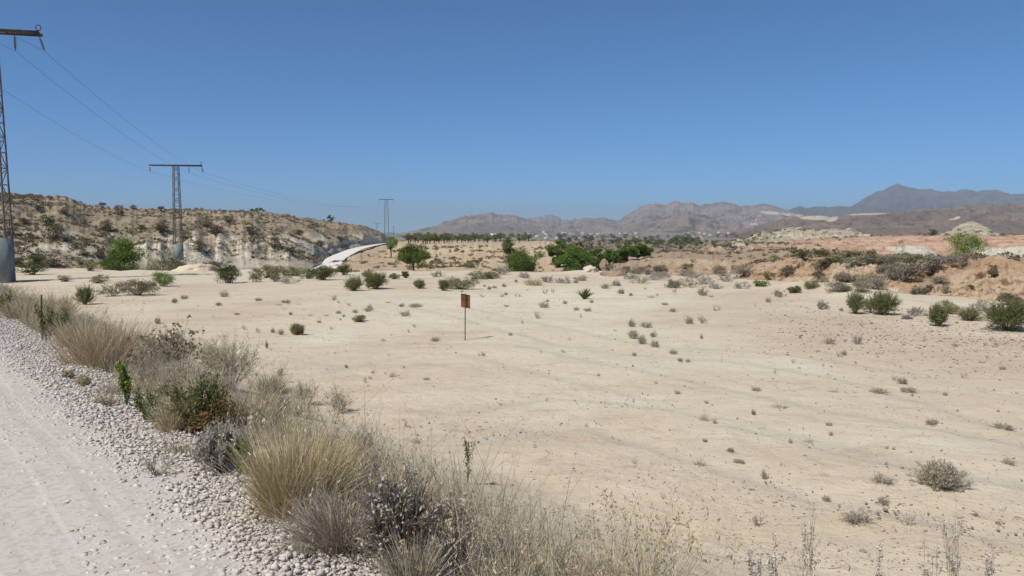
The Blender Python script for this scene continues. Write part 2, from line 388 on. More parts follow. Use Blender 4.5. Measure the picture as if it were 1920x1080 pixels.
g = G_("pale_quarry_waste"); M["quarry"] = g.done(g.ramp(g.noise(g.pos(), 0.012, 5, 0.7), [(0.38, (0.30, 0.235, 0.18)), (0.5, (0.47, 0.385, 0.30)), (0.62, (0.56, 0.47, 0.38))]))

M["straw"] = plant_mat("dry_straw_blades", [(0.0, (0.33, 0.25, 0.14)), (0.3, (0.48, 0.385, 0.23)), (0.7, (0.57, 0.485, 0.32)), (1.0, (0.62, 0.55, 0.41))], 0.2)
M["golden"] = plant_mat("golden_tussock_blades", [(0.0, (0.34, 0.255, 0.14)), (0.35, (0.50, 0.395, 0.225)), (0.75, (0.60, 0.50, 0.325)), (1.0, (0.64, 0.57, 0.42))], 0.2)
M["greygrass"] = plant_mat("weathered_grey_grass", [(0.0, (0.29, 0.24, 0.165)), (0.4, (0.43, 0.37, 0.27)), (0.8, (0.54, 0.48, 0.375)), (1.0, (0.42, 0.385, 0.25))], 0.2)
M["greytwig"] = plant_mat("dry_grey_twigs", [(0.0, (0.26, 0.22, 0.175)), (0.5, (0.41, 0.36, 0.29)), (1.0, (0.52, 0.47, 0.39))], 0.0)
M["silver"] = plant_mat("silvery_grey_leaves", [(0.0, (0.25, 0.23, 0.20)), (0.5, (0.37, 0.345, 0.30)), (1.0, (0.48, 0.45, 0.40))], 0.15)
M["drygrey"] = plant_mat("dark_dried_leaves", [(0.0, (0.17, 0.145, 0.115)), (0.5, (0.27, 0.235, 0.19)), (1.0, (0.39, 0.345, 0.28))], 0.1)
M["drybush"] = plant_mat("grey_brown_dry_leaves", [(0.0, (0.21, 0.18, 0.135)), (0.5, (0.315, 0.275, 0.21)), (1.0, (0.41, 0.365, 0.285))], 0.15)
M["olive"] = plant_mat("olive_grey_leaves", [(0.0, (0.15, 0.145, 0.065)), (0.5, (0.25, 0.24, 0.12)), (1.0, (0.35, 0.33, 0.19))], 0.25)
M["scrub"] = plant_mat("dusty_scrub_leaves", [(0.0, (0.10, 0.083, 0.048)), (0.4, (0.165, 0.135, 0.082)), (0.75, (0.235, 0.19, 0.125)), (1.0, (0.15, 0.15, 0.075))], 0.2, 0.4)
M["green"] = plant_mat("green_shrub_leaves", [(0.0, (0.10, 0.125, 0.038)), (0.5, (0.185, 0.215, 0.075)), (1.0, (0.29, 0.305, 0.13))], 0.3)
M["fresh"] = plant_mat("fresh_green_leaves", [(0.0, (0.12, 0.175, 0.04)), (0.5, (0.20, 0.28, 0.07)), (1.0, (0.30, 0.38, 0.12))], 0.3)
M["pine"] = plant_mat("aleppo_pine_needles", [(0.0, (0.06, 0.095, 0.018)), (0.5, (0.13, 0.195, 0.037)), (1.0, (0.215, 0.285, 0.062))], 0.3)
M["darkgreen"] = plant_mat("dark_evergreen_leaves", [(0.0, (0.06, 0.072, 0.026)), (0.5, (0.105, 0.122, 0.042)), (1.0, (0.165, 0.175, 0.07))], 0.25)
M["almond"] = plant_mat("almond_tree_leaves", [(0.0, (0.12, 0.135, 0.05)), (0.5, (0.19, 0.205, 0.08)), (1.0, (0.27, 0.27, 0.12))], 0.3)
M["browned"] = plant_mat("browned_dead_leaves", [(0.0, (0.11, 0.06, 0.025)), (0.5, (0.20, 0.125, 0.05)), (1.0, (0.30, 0.21, 0.09))], 0.2)
M["bark"] = plant_mat("dark_rough_bark", [(0.0, (0.06, 0.047, 0.036)), (1.0, (0.12, 0.095, 0.075))], 0.0)
M["seed"] = plant_mat("pale_fluffy_seed_heads", [(0.0, (0.42, 0.35, 0.28)), (0.4, (0.60, 0.56, 0.50)), (1.0, (0.74, 0.72, 0.68))], 0.3)
M["redbrown"] = plant_mat("reddish_dry_bracts", [(0.0, (0.19, 0.115, 0.08)), (1.0, (0.32, 0.22, 0.16))], 0.1)

g = G_("rusted_sheet_iron"); n1 = g.noise(g.pos(1, 1, 1, True), 14, 6, 0.7); n2 = g.noise(g.pos(1, 1, 1, True), 60, 4, 0.7)
c = g.ramp(n1, [(0.32, (0.115, 0.042, 0.016)), (0.5, (0.235, 0.095, 0.034)), (0.68, (0.33, 0.165, 0.075))])
M["rust"] = g.done(g.mix(g.ramp(n2, [(0.55, 0.0), (0.7, 0.6)]), c, (0.14, 0.055, 0.022)), g.bump(n2, 0.4, 0.002), 0.85)
g = G_("rusty_iron_bar"); M["bar"] = g.done(g.ramp(g.noise(g.pos(1, 1, 1, True), 30, 4, 0.6), [(0.35, (0.06, 0.042, 0.032)), (0.65, (0.15, 0.11, 0.085))]), None, 0.8)
g = G_("weathered_galvanised_steel"); M["steel"] = g.done(g.ramp(g.noise(g.pos(), 3, 5, 0.7), [(0.35, (0.085, 0.07, 0.07)), (0.65, (0.19, 0.17, 0.17))]), None, 0.6, 0.3)
g = G_("dark_painted_steel"); M["dsteel"] = g.done(g.ramp(g.noise(g.pos(), 3, 5, 0.7), [(0.35, (0.045, 0.04, 0.04)), (0.65, (0.10, 0.09, 0.085))]), None, 0.6, 0.2)
g = G_("cast_concrete"); M["concrete"] = g.done(g.ramp(g.noise(g.pos(3, 3, 0.35), 2.2, 6, 0.7), [(0.35, (0.15, 0.18, 0.185)), (0.65, (0.25, 0.275, 0.275))]), g.bump(g.noise(g.pos(), 14, 4, 0.6), 0.3, 0.01))
g = G_("brown_porcelain"); M["porcelain"] = g.done((0.10, 0.05, 0.035), None, 0.3)
g = G_("aluminium_cable"); M["cable"] = g.done((0.075, 0.075, 0.085), None, 0.6)
for nm, cc in (("white_render", (0.70, 0.68, 0.64)), ("cream_render", (0.60, 0.53, 0.42)), ("pink_render", (0.50, 0.36, 0.29)), ("terracotta_roof", (0.36, 0.19, 0.12)), ("grey_roof", (0.42, 0.39, 0.36)), ("dark_window_opening", (0.05, 0.05, 0.055))):
    g = G_(nm); M[nm] = g.done(g.mix(g.ramp(g.noise(g.pos(), 0.6, 3, 0.6), [(0.4, 0.0), (0.7, 0.3)]), cc, tuple(q * 0.8 for q in cc)))

# ------------------------------------------------------------------ the ground
N_ = np.array([0.7705, 0.6374]); U_ = np.array([-0.6374, 0.7705]); EDGE = 1.9     # road edge: N.P = EDGE, running along U
EDGE_PX = [-400, 0, 200, 300, 430, 600, 700, 950, 1100, 1250, 1400, 1500, 1600, 1700, 1800, 1920, 2300]
EDGE_Y = [50, 52, 48, 46, 45, 44, 46, 45, 44, 42, 37, 32, 29, 26.5, 24, 21.5, 19]
DROP = [4.6, 4.6, 4.6, 4.6, 4.6, 4.0, 3.2, 3.2, 3.2, 3.0, 2.8, 2.8, 2.8, 2.8, 2.8, 2.8, 2.8]
def Gz(x, y):
    x = np.asarray(x, float); y = np.asarray(y, float)
    s = x * N_[0] + y * N_[1] - EDGE; t = x * U_[0] + y * U_[1]
    ys = np.where(np.abs(y) < 0.3, 0.3, y)
    px = np.where(y > 0.3, 960 + F * x / ys, np.where(x > 0, 2300, -400)); px = np.clip(px, -400, 2300)
    field = -0.6 + 0.10 * fbm(x * 0.12, y * 0.12, 3, 3) + 0.042 * fbm(x * 0.9, y * 0.9, 5, 5) * np.exp(-np.hypot(x, y) / 60) + 0.016 * fbm(x * 5, y * 5, 9, 4) * np.exp(-np.hypot(x, y) / 14)
    # old mounds at the far rim of the flat
    e = np.interp(px, EDGE_PX, EDGE_Y); rim = np.exp(-((y - e + 1.2) / 2.2) ** 2)
    field = field + rim * 0.45 * np.clip(fbm(x * 0.22, y * 0.1, 21, 3) + 0.08, 0, 1) * np.where(y > 8, 1, 0)
    dr = np.interp(px, EDGE_PX, DROP)
    k = smooth((y - e - np.interp(px, [1280, 1450], [0, 9])) / 13)
    low = -0.6 - dr + 0.25 * fbm(x * 0.07, y * 0.07, 11, 4)
    far = -3.0 - 3.6 * smooth((y - 200) / 1200) + 0.5 * fbm(x * 0.006, y * 0.006, 15, 4) * smooth((y - 150) / 200)
    low = low + (far - low) * smooth((y - 130) / 110)
    z = np.where(y > 0, field + (low - field) * k, field)
    # the road's embankment
    rz = -0.03 - 3.6 * smooth((t - 40) / 50)
    verge = rz + (np.minimum(z, rz + 3) - rz) * smooth((s - 0.25) / 2.3)
    m = smooth((t - 70) / 30)
    near = np.where(s < 0.25, rz - 0.02, np.where(s < 2.55, verge, z))
    near = np.where(s < -7.5, rz + (z - rz) * smooth((-7.5 - s) / 3), near)
    return near * (1 - m) + z * m

TRK = [np.array(q, float) for q in (
    [(560, 690), (760, 650), (920, 655), (1000, 676), (1090, 698), (1200, 722), (1330, 752), (1500, 790), (1700, 830), (1960, 880)],
    [(820, 575), (930, 600), (1010, 618), (1100, 640), (1180, 655), (1300, 665), (1450, 672), (1640, 700), (1800, 745), (1980, 800)],
    [(900, 800), (1050, 775), (1200, 790), (1400, 850), (1600, 905), (1900, 960)])]
def flat_pt(px, py):
    d = 2.2 * F / (py - 440); return (px - 960) / F * d, d
def track_mask(x, y):
    m = np.zeros_like(x)
    for T in TRK:
        P = np.stack(flat_pt(T[:, 0], T[:, 1]), -1)
        dmin = np.full(x.shape, 9.0)
        for a, b in zip(P[:-1], P[1:]):
            ab = b - a; L2 = ab @ ab; t = np.clip(((x - a[0]) * ab[0] + (y - a[1]) * ab[1]) / L2, 0, 1)
            dmin = np.minimum(dmin, np.hypot(x - a[0] - ab[0] * t, y - a[1] - ab[1] * t))
        m = np.maximum(m, np.exp(-((dmin - 0.72) / 0.15) ** 2) * (0.35 + 0.65 * vnoise(x * 0.8, y * 0.8, 63)))
    return m
def blob(x, y, L):
    m = np.zeros_like(x)
    for px, py, rx, ry, s in L:
        cx, cy = flat_pt(px, py); w = rx / F * cy; c2 = flat_pt(px, py + ry)[1]; h = max(0.4, cy - c2)
        m = m + s * np.exp(-(((x - cx) / w) ** 2 + ((y - cy) / h) ** 2))
    return np.clip(m * (0.55 + 0.9 * vnoise(x * 0.7, y * 0.5, 66)), 0, 1)
PALE = [(610, 632, 90, 14, 0.8), (1000, 560, 200, 26, 0.9), (1180, 560, 160, 22, 0.7), (1100, 610, 150, 22, 0.6), (840, 600, 90, 16, 0.7), (1490, 690, 110, 16, 1.0), (1420, 668, 60, 10, 0.8), (1150, 690, 160, 18, 0.5), (1850, 850, 120, 25, 0.5), (1300, 760, 200, 30, 0.35), (640, 560, 120, 14, 0.4), (1000, 800, 160, 40, 0.3)]
PINK = [(1640, 640, 220, 36, 0.9), (1860, 690, 170, 40, 0.9), (1450, 600, 120, 22, 0.6), (1380, 560, 120, 16, 0.5), (500, 690, 120, 20, 0.4), (940, 700, 200, 16, 0.45), (300, 540, 160, 14, 0.7), (430, 590, 160, 18, 0.35), (800, 760, 160, 22, 0.4), (1250, 900, 250, 60, 0.3), (1700, 760, 200, 24, 0.3)]
def ground():
    ang = np.concatenate([np.linspace(-180, -44, 60, endpoint=False), np.linspace(-44, 44, 1150, endpoint=False), np.linspace(44, 180, 60, endpoint=False)]) * PI / 180
    r = np.concatenate([[0.4], np.geomspace(1.2, 80, 430), np.geomspace(81, 30000, 210)])
    A, R = np.meshgrid(ang, r); x = np.sin(A) * R; y = np.cos(A) * R
    z = Gz(x, y); V = np.stack([x, y, z], -1).reshape(-1, 3)
    na, nr = len(ang), len(r)
    i = np.arange(nr - 1)[:, None] * na; j = np.arange(na)[None]; j2 = (j + 1) % na
    Q = np.stack([i + j, i + na + j, i + na + j2, i + j2], -1).reshape(-1, 4)
    cap = np.stack([np.full(na, len(V)), np.arange(na), (np.arange(na) + 1) % na], -1)
    V = np.concatenate([V, [[0, 0, Gz(0, 0)]]])
    fx, fy = V[:, 0], V[:, 1]; nr_ = (fy > 2) & (np.hypot(fx, fy) < 75)
    tk = np.zeros(len(V)); pa = np.zeros(len(V)); pk = np.zeros(len(V))
    tk[nr_] = track_mask(fx[nr_], fy[nr_]); pa[nr_] = blob(fx[nr_], fy[nr_], PALE); pk[nr_] = blob(fx[nr_], fy[nr_], PINK)
    V[:, 2] -= 0.03 * tk
    o = mk("ground", V, [Q, cap], M["sand"], smooth_=True)
    for nm, q in (("track", tk), ("pale", pa), ("pink", pk)): o.data.attributes.new(nm, 'FLOAT', 'POINT').data.foreach_set("value", q.astype(np.float32))
    return o
ground_o = tag(ground(), kind='structure')

# ------------------------------------------------------------------ the road: past the camera, behind the left edge of the picture, back up by the hill
def road():
    rows = []
    for t in np.concatenate([np.arange(-9, 14, 0.12), np.arange(14, 41, 0.6)]):
        rows.append((np.r_[N_ * (EDGE + 0.15) + U_ * t, 0.012], np.r_[N_ * (EDGE - 6.4) + U_ * t, 0.012]))
    mids = [((-34.5, 47.5, -0.9), (-39.5, 44, -0.9)), ((-40, 64, -3.4), (-45.5, 64, -3.4)), ((-36, 82, -5.0), (-41, 84, -5.0)), ((-27.5, 98, -4.6), (-33, 99.5, -4.6))]
    far = [(632, 590, 501, 112), (647, 611, 485, 127), (662, 630, 476, 142), (680, 655, 467, 160), (698, 678, 462, 176), (714, 700, 458.3, 195), (726, 718, 456.2, 214), (728, 722, 456.3, 235), (725, 721, 458, 270)]
    for a, b in mids: rows.append((np.array(a), np.array(b)))
    for xr, xl, y, d in far: rows.append((at(xr, y, d), at(xl, y, d + 0.5)))
    Rr = np.array([q[0] for q in rows]); Lr = np.array([q[1] for q in rows])
    n_near = len(rows) - len(mids) - len(far)
    def dense(P):     # smooth the sparse far control rows
        Q = P[n_near - 3:]; out = [P[:n_near - 1]]
        for k in range(1, len(Q) - 2):
            p0, p1, p2, p3 = Q[k - 1], Q[k], Q[k + 1], Q[k + 2]
            for q in np.linspace(0, 1, 14, endpoint=False):
                out.append((0.5 * (2 * p1 + (p2 - p0) * q + (2 * p0 - 5 * p1 + 4 * p2 - p3) * q * q + (3 * p1 - p0 - 3 * p2 + p3) * q ** 3))[None])
        return np.concatenate(out)
    Rr, Lr = dense(Rr), dense(Lr)
    w = np.linspace(0, 1, 60)
    P = Rr[:, None] * (1 - w)[None, :, None] + Lr[:, None] * w[None, :, None]
    sdist = w * 6.55
    crown = 0.05 * np.sin(w * PI) ** 0.7 - 0.028 * (np.exp(-((sdist - 2.1) / 0.35) ** 2) + np.exp(-((sdist - 4.1) / 0.35) ** 2)) + 0.015 * np.exp(-((sdist - 1.0) / 0.5) ** 2)
    P[..., 2] += crown[None] - 0.03 * ((w < 0.02) | (w > 0.98))[None]
    P[..., 2] += 0.006 * fbm(P[..., 0] * 2, P[..., 1] * 2, 31, 3) + 0.003
    nr, nc = P.shape[:2]
    i = np.arange(nr - 1)[:, None] * nc + np.arange(nc - 1)[None]
    Q = np.stack([i, i + 1, i + nc + 1, i + nc], -1).reshape(-1, 4)[:, ::-1]
    o = mk("gravel_road", P.reshape(-1, 3), Q, M["road"], smooth_=True)
    return tag(o, kind='structure')
road_o = road()

# ------------------------------------------------------------------ hills, banks, mountains: real ridges with a front, a crest and a back
GRID = {}
def ridge(name, cols, mat, nu, nv, prof=None, amp=1.0, freq=0.1, stretch=0.5, jag=0.0, jfreq=0.3, back=None, flat=0.0, flat_dz=0.0, seed=1, hang=0.0, sink=2.0, gpow=0.6, flute=None, rough=0.35, scars=None):
    c = np.array(cols, float); px = np.linspace(c[0, 0], c[-1, 0], nu)
    # smooth interpolation of the outline
    def ip(k): return np.interp(px, c[:, 0], c[:, k])
    cy, cd, fy, fd = ip(1), ip(2), ip(3), ip(4)
    Cp = at(px, cy, cd); Fp = at(px, fy, fd)
    Cp[:, 2] += jag * fbm(px * jfreq, px * 0 + seed, seed, 4)
    v = np.linspace(-0.12, 1, nv)
    p = (prof or (lambda q: q))(np.clip(v, 0, 1)) if flute is None else prof(np.clip(v, 0, 1)[None], px[:, None])
    p = np.atleast_2d(p)
    H = Fp[:, None, :2] + (Cp - Fp)[:, None, :2] * v[None, :, None]
    Z = Fp[:, None, 2] + (Cp - Fp)[:, None, 2] * p + np.where(v < 0, v * sink / 0.12, 0)[None]
    rad = unit(Cp[:, :2]); X, Y = H[..., 0], H[..., 1]
    env = np.clip(np.sin(np.clip(v, 0, 1) * PI), 0, 1) ** gpow; env = np.maximum(env, 0.0)[None]
    across = X * rad[:, None, 1] - Y * rad[:, None, 0]; along = X * rad[:, None, 0] + Y * rad[:, None, 1]
    wx = across + 0.35 / freq * fbm(across * freq * 0.7, along * freq * 0.7, seed + 40, 3)
    g = ridged(wx * freq, along * freq * stretch, seed, 5) - 0.35
    f2 = fbm(X * freq * 4, Y * freq * 4, seed + 9, 5)
    dsp = amp * (g * 0.9 + f2 * rough) * env
    if flute is not None:
        fa, ff, fm = flute; lowm = smooth((fm - v) / 0.06)[None] * smooth(v / 0.02)[None]
        fx = across + 1.6 * fbm(across * 0.25, Z * 0.25, seed + 71, 3)
        fl = ridged(fx * ff, Z * 0.22, seed + 60, 5) * 0.8 + 0.5 * fbm(across * 0.9, Z * 0.9, seed + 62, 4) - 0.35
        H = H - rad[:, None] * (fa * fl * lowm)[..., None]; Z = Z + 0.25 * fa * fl * lowm
    H = H - rad[:, None] * dsp[..., None] * 0.75
    Z = Z + dsp * 0.5
    bl = back if back is not None else np.linalg.norm((Cp - Fp)[:, :2], axis=1).mean()
    rows_h, rows_z = [H], [Z]
    nb = max(8, nv // 3)
    if flat:
        q = np.linspace(0, 1, 14)[1:]
        h = Cp[:, None, :2] + rad[:, None] * (q * flat)[None, :, None]
        z = Cp[:, None, 2] + flat_dz * q[None] + 0.12 * fbm(h[..., 0] * 0.2, h[..., 1] * 0.2, seed, 3)
        rows_h.append(h); rows_z.append(z); Cb = np.concatenate([h[:, -1], z[:, -1:]], -1)
    else: Cb = Cp
    q = np.linspace(0, 1, nb)[1:]
    h = Cb[:, None, :2] + rad[:, None] * (q * bl)[None, :, None]
    bz = Fp[:, 2] - sink
    z = Cb[:, None, 2] + (bz - Cb[:, 2])[:, None] * (q ** 1.3)[None]
    z = z + amp * 0.5 * fbm(h[..., 0] * freq, h[..., 1] * freq, seed + 3, 3) * np.sin(q * PI)[None]
    rows_h.append(h); rows_z.append(z)
    P = np.concatenate([np.concatenate(rows_h, 1), np.concatenate(rows_z, 1)[..., None]], -1)
    a, b = P.shape[:2]
    i = np.arange(a - 1)[:, None] * b + np.arange(b - 1)[None]
    Q = np.stack([i, i + b, i + b + 1, i + 1], -1).reshape(-1, 4)
    o = mk(name, P.reshape(-1, 3), Q, mat, smooth_=True); tag(o, kind='structure')
    GRID[o.name] = (P, nv)
    if scars:
        q = P.reshape(-1, 3); sx, sy = pix(q.T); m = np.zeros(len(q))
        for ex, ey, rx, ry, sl in scars: m = np.maximum(m, np.exp(-(((sx - ex) / rx) ** 2 + ((sy - ey - sl * (sx - ex)) / ry) ** 2)))
        o.data.attributes.new("scar", 'FLOAT', 'POINT').data.foreach_set("value", m.astype(np.float32))
    return o

def P_cliff(lo, up):     # steep lower face, then a gentler slope
    return lambda q: np.where(q < lo, up * (q / lo) ** 0.85, up + (1 - up) * ((q - lo) / (1 - lo)) ** 0.9)

def left_prof(q, px):      # pale marl cliffs at the foot, right of the pine; a plain scrub slope further left
    m = smooth((px - 215) / 70) * smooth((606 - px) / 80) * (0.72 + 0.28 * np.clip(fbm(px / 40.0, px * 0 + 3.1, 5, 3) * 2 + 0.6, 0, 1))
    up = 0.38 + 0.13 * fbm(px / 26.0, px * 0 + 1.7, 8, 4); lo = 0.085 + 0.035 * fbm(px / 15.0, px * 0 + 5.3, 9, 3)
    cl = np.where(q < lo, up * (q / lo) ** 0.75, up + (1 - up) * (np.clip((q - lo) / (1 - lo), 0, 1)) ** 1.15)
    return cl * m + (0.15 * smooth(q * 4) + 0.85 * q ** 0.9) * (1 - m)
left_hill = ridge("hill", [
    (-420, 352, 160, 530, 92), (-150, 350, 160, 528, 93), (0, 361, 160, 525, 95), (30, 362, 160, 524, 96), (60, 365, 160, 522, 97), (90, 367, 160, 521, 98), (122, 368, 160, 519, 99),
    (138, 375, 161, 518, 100), (152, 381, 162, 517, 101), (172, 386, 163, 515, 102), (200, 389, 164, 513, 104), (260, 391, 166, 508, 109), (320, 392, 168, 505, 113), (400, 393.5, 172, 502, 117), (450, 395, 176, 501, 119),
    (500, 398, 180, 500, 121), (540, 403, 184, 499, 122), (570, 408, 188, 500, 123), (588, 411, 191, 499, 126), (606, 414, 194, 491, 136), (625, 416.5, 198, 482, 149), (650, 419, 206, 468, 168), (680, 423, 214, 461.5, 184), (700, 428, 220, 458.5, 200), (715, 436, 224, 456.5, 210), (724, 444, 230, 456, 226), (734, 452, 238, 457, 236)],
    M["left_hill"], 760, 120, left_prof, amp=3.6, freq=0.07, stretch=0.85, jag=0.25, jfreq=0.13, back=60, seed=4, sink=3.2, flute=(1.7, 0.34, 0.19))

bank = ridge("hill", [
    (598, 503, 118, 512, 104), (620, 496, 122, 512, 104), (640, 489, 126, 512, 104), (655, 482, 136, 512, 105), (676, 474.5, 150, 511, 106), (700, 465.5, 174, 510, 106), (715, 460.5, 192, 510, 107), (735, 458.5, 200, 511, 107), (780, 458, 186, 511, 108),
    (850, 457.5, 178, 511, 109), (930, 457.5, 172, 511, 110), (1000, 457, 166, 511, 112), (1028, 457, 160, 511, 112), (1048, 461, 155, 511, 112), (1068, 470, 148, 511, 112), (1085, 482, 140, 511, 112), (1100, 497, 130, 511, 112), (1108, 508, 122, 511, 112)],
    M["bank"], 420, 70, lambda q: smooth(q * 0.75) / smooth(0.75) , amp=2.0, freq=0.085, stretch=0.6, jag=0.2, jfreq=0.2, back=40, flat=95, flat_dz=-0.2, seed=12, sink=2.0)

near_right = ridge("hill", [(1672, 561, 27.36, 566, 26.5), (1690, 553, 27.93, 567, 26.6), (1712, 546, 28.3, 569, 26.5), (1745, 535, 28.72, 572, 26.2), (1790, 519, 29.16, 576, 25.6), (1815, 507, 29.4, 580, 25), (1838, 492, 30.04, 585, 24.6), (1850, 484, 30.21, 588, 24.2), (1872, 481, 30.27, 590, 24), (1885, 486, 29.91, 592, 23.8), (1900, 493, 29.45, 594, 23.6), (1940, 499, 28.85, 600, 23), (2100, 492, 28.76, 620, 21.5), (2350, 500, 27.4, 650, 19), (2700, 520, 26.44, 690, 17), (3000, 640, 20.76, 720, 16)],
    M["orange"], 700, 110, lambda q: q ** 0.9, amp=0.9, freq=0.5, stretch=0.45, jag=0.07, jfreq=0.12, back=10, flat=2.0, seed=23, sink=0.8, rough=0.75)

mid_right = ridge("hill", [(1372, 529, 40.34, 533, 38), (1395, 517, 40.95, 534, 37.5), (1415, 503, 41.6, 536, 36.8), (1440, 497, 41.48, 538, 36), (1465, 489, 41.42, 541, 35), (1490, 484, 41.19, 545, 34), (1530, 485, 40.44, 549, 33), (1580, 487, 39.3, 553, 31.8), (1640, 490, 38.1, 558, 30.6), (1690, 494, 37.3, 562, 29.8), (1740, 493, 36.5, 566, 29), (1800, 490, 35.5, 572, 28), (1930, 492, 34.5, 580, 27)],
    M["orange"], 440, 110, lambda q: smooth(q) * 0.5 + q * 0.5, amp=1.0, freq=0.40, stretch=0.6, jag=0.12, jfreq=0.1, back=22, flat=14, flat_dz=-0.15, seed=31, sink=1.0, rough=0.75)

pitted_bank = ridge("hill", [(1150, 509, 80.66, 512, 78), (1180, 500, 81.86, 513, 77), (1225, 489, 83.5, 514, 76), (1260, 485, 83.6, 515, 75), (1300, 485.5, 81.71, 516, 73), (1350, 487, 79.82, 518, 71), (1385, 491, 76.38, 520, 68), (1400, 487, 75.7, 522, 66), (1440, 483, 75.02, 524, 64), (1480, 480, 73.9, 525, 62), (1540, 481, 73.68, 525, 62), (1640, 483, 73.24, 525, 62)],
    M["pitted"], 360, 60, lambda q: smooth(q), amp=1.1, freq=0.32, stretch=0.9, jag=0.15, jfreq=0.12, back=25, flat=25, flat_dz=0.2, seed=37, sink=1.5, rough=0.75)

orange_mid = ridge("hill", [
    (1292, 479, 138, 482, 130), (1312, 466, 144, 483, 128), (1330, 460.5, 148, 483, 128), (1348, 464, 146, 484, 127), (1362, 472, 144, 485, 126), (1376, 473, 146, 486, 126), (1392, 462, 152, 487, 124), (1420, 458.5, 156, 487, 122), (1470, 458, 158, 488, 120), (1520, 460, 156, 488, 120), (1570, 465, 150, 488, 120)],
    M["pitted"], 260, 50, lambda q: smooth(q), amp=2.2, freq=0.2, stretch=0.8, jag=0.35, jfreq=0.13, back=40, flat=10, seed=43, sink=1.5, rough=0.75)

red_wall = ridge("cliff", [
    (1455, 464, 150, 472, 140), (1485, 458, 156, 474, 140), (1530, 452, 160, 475, 141), (1560, 450, 161, 476, 142), (1600, 446.5, 160, 477, 142), (1700, 444.5, 158, 478, 142), (1800, 444.5, 156, 478, 141), (1860, 444, 154, 478, 140), (1920, 443.5, 152, 478, 139), (2150, 443, 148, 480, 135), (2500, 444, 140, 482, 128), (2900, 452, 130, 484, 120), (3100, 482, 124, 486, 118)],
    M["wall"], 900, 80, lambda q: np.where(q < 0.12, 0.12 * (q / 0.12), np.where(q < 0.34, 0.12 + 0.48 * ((q - 0.12) / 0.22), np.where(q < 0.5, 0.60 + 0.04 * (q - 0.34) / 0.16, np.where(q < 0.72, 0.64 + 0.3 * (q - 0.5) / 0.22, 0.94 + 0.06 * (q - 0.72) / 0.28)))), amp=2.0, freq=0.16, stretch=0.3, jag=0.12, jfreq=0.1, back=30, flat=60, flat_dz=0.3, seed=51, sink=2.5, gpow=0.5, rough=0.6)

white_bad = ridge("hill", [
    (1372, 453, 330, 458, 300), (1395, 449, 340, 459, 296), (1412, 441, 352, 460, 294), (1428, 436, 358, 461, 292), (1445, 434, 362, 461, 290), (1475, 428.5, 366, 461, 288), (1500, 427.5, 368, 461, 288), (1530, 431, 364, 461, 288), (1558, 429, 366, 461, 288), (1590, 428, 366, 461, 288), (1606, 431, 362, 461, 288), (1622, 439, 350, 461, 288), (1640, 446, 336, 460, 290), (1660, 453, 326, 459, 294)],
    M["white_marl"], 360, 70, lambda q: q ** 0.85, amp=6.5, freq=0.06, stretch=0.7, jag=1.0, jfreq=0.12, back=90, seed=61, sink=3.0)
white_bad2 = ridge("hill", [
    (1690, 452, 330, 456, 300), (1730, 446, 340, 456, 296), (1762, 441, 352, 456, 292), (1785, 430, 362, 456, 290), (1800, 421, 366, 456, 290), (1815, 416.5, 368, 456, 290), (1830, 417, 368, 456, 290), (1845, 423, 364, 456, 290), (1860, 433, 356, 456, 290), (1880, 440, 346, 456, 292), (1905, 443, 340, 456, 296), (1990, 440, 340, 456, 296), (2080, 448, 330, 456, 300)],
    M["white_marl"], 280, 60, lambda q: q ** 0.85, amp=6.0, freq=0.06, stretch=0.7, jag=0.5, jfreq=0.12, back=80, seed=67, sink=3.0)

def mtn(cols, mat, dc, df, fy, nu, nv, amp, freq, jag, seed, prof=None, stretch=0.95, scars=None):
    cc = [(x, y, dc, fy, df) for x, y in cols]
    return ridge("mountain", cc, mat, nu, nv, prof or (lambda q: q ** 1.15), amp=amp, freq=freq, stretch=stretch, jag=jag, jfreq=0.09, back=(dc - df) * 0.8, seed=seed, sink=8, rough=0.45, scars=scars)
sea_ridge = mtn([(560, 441.5), (700, 437.5), (740, 436), (780, 436.5), (830, 437), (900, 440)], M["mt_dark"], 9000, 8000, 442, 120, 12, 30, 0.002, 8, 3)
blue_ridge = mtn([(930, 430), (975, 414), (988, 409), (1003, 406), (1018, 409), (1034, 405.5), (1050, 408), (1066, 411), (1085, 416), (1140, 426)], M["mt_grey"], 5600, 4300, 440, 200, 40, 110, 0.0022, 26, 7)
dome = mtn([(742, 444), (770, 438), (790, 432), (812, 426), (832, 417), (852, 409.5), (880, 402.5), (905, 400.5), (925, 399.8), (945, 402), (970, 404), (990, 411), (1010, 417), (1040, 424), (1075, 431), (1110, 438)], M["mt_brown"], 3300, 2350, 443, 300, 60, 55, 0.004, 8, 11)
low_ridge = mtn([(1030, 434), (1055, 424), (1072, 413), (1090, 410), (1115, 408.5), (1140, 410), (1165, 413), (1200, 418), (1240, 428)], M["mt_brown"], 3900, 2900, 441, 200, 50, 70, 0.0035, 10, 17)
massif = mtn([(1120, 432), (1145, 420), (1166, 411), (1176, 403), (1190, 396), (1200, 388), (1212, 382), (1226, 380), (1240, 384), (1248, 385), (1256, 378.5), (1275, 379), (1296, 380.5), (1310, 385), (1330, 382), (1346, 379), (1368, 381), (1390, 386), (1412, 384), (1432, 382), (1455, 387), (1476, 394), (1492, 400), (1520, 408), (1560, 418), (1620, 430)], M["mt_grey"], 4300, 2700, 440, 480, 110, 150, 0.0030, 11, 19, scars=[(1446, 399, 26, 3.2, 0.08), (1478, 402, 16, 3.5, 0.1), (1505, 405, 18, 3.0, 0.05), (1414, 420, 9, 2.2, 0), (1420, 411, 7, 1.5, 0)])
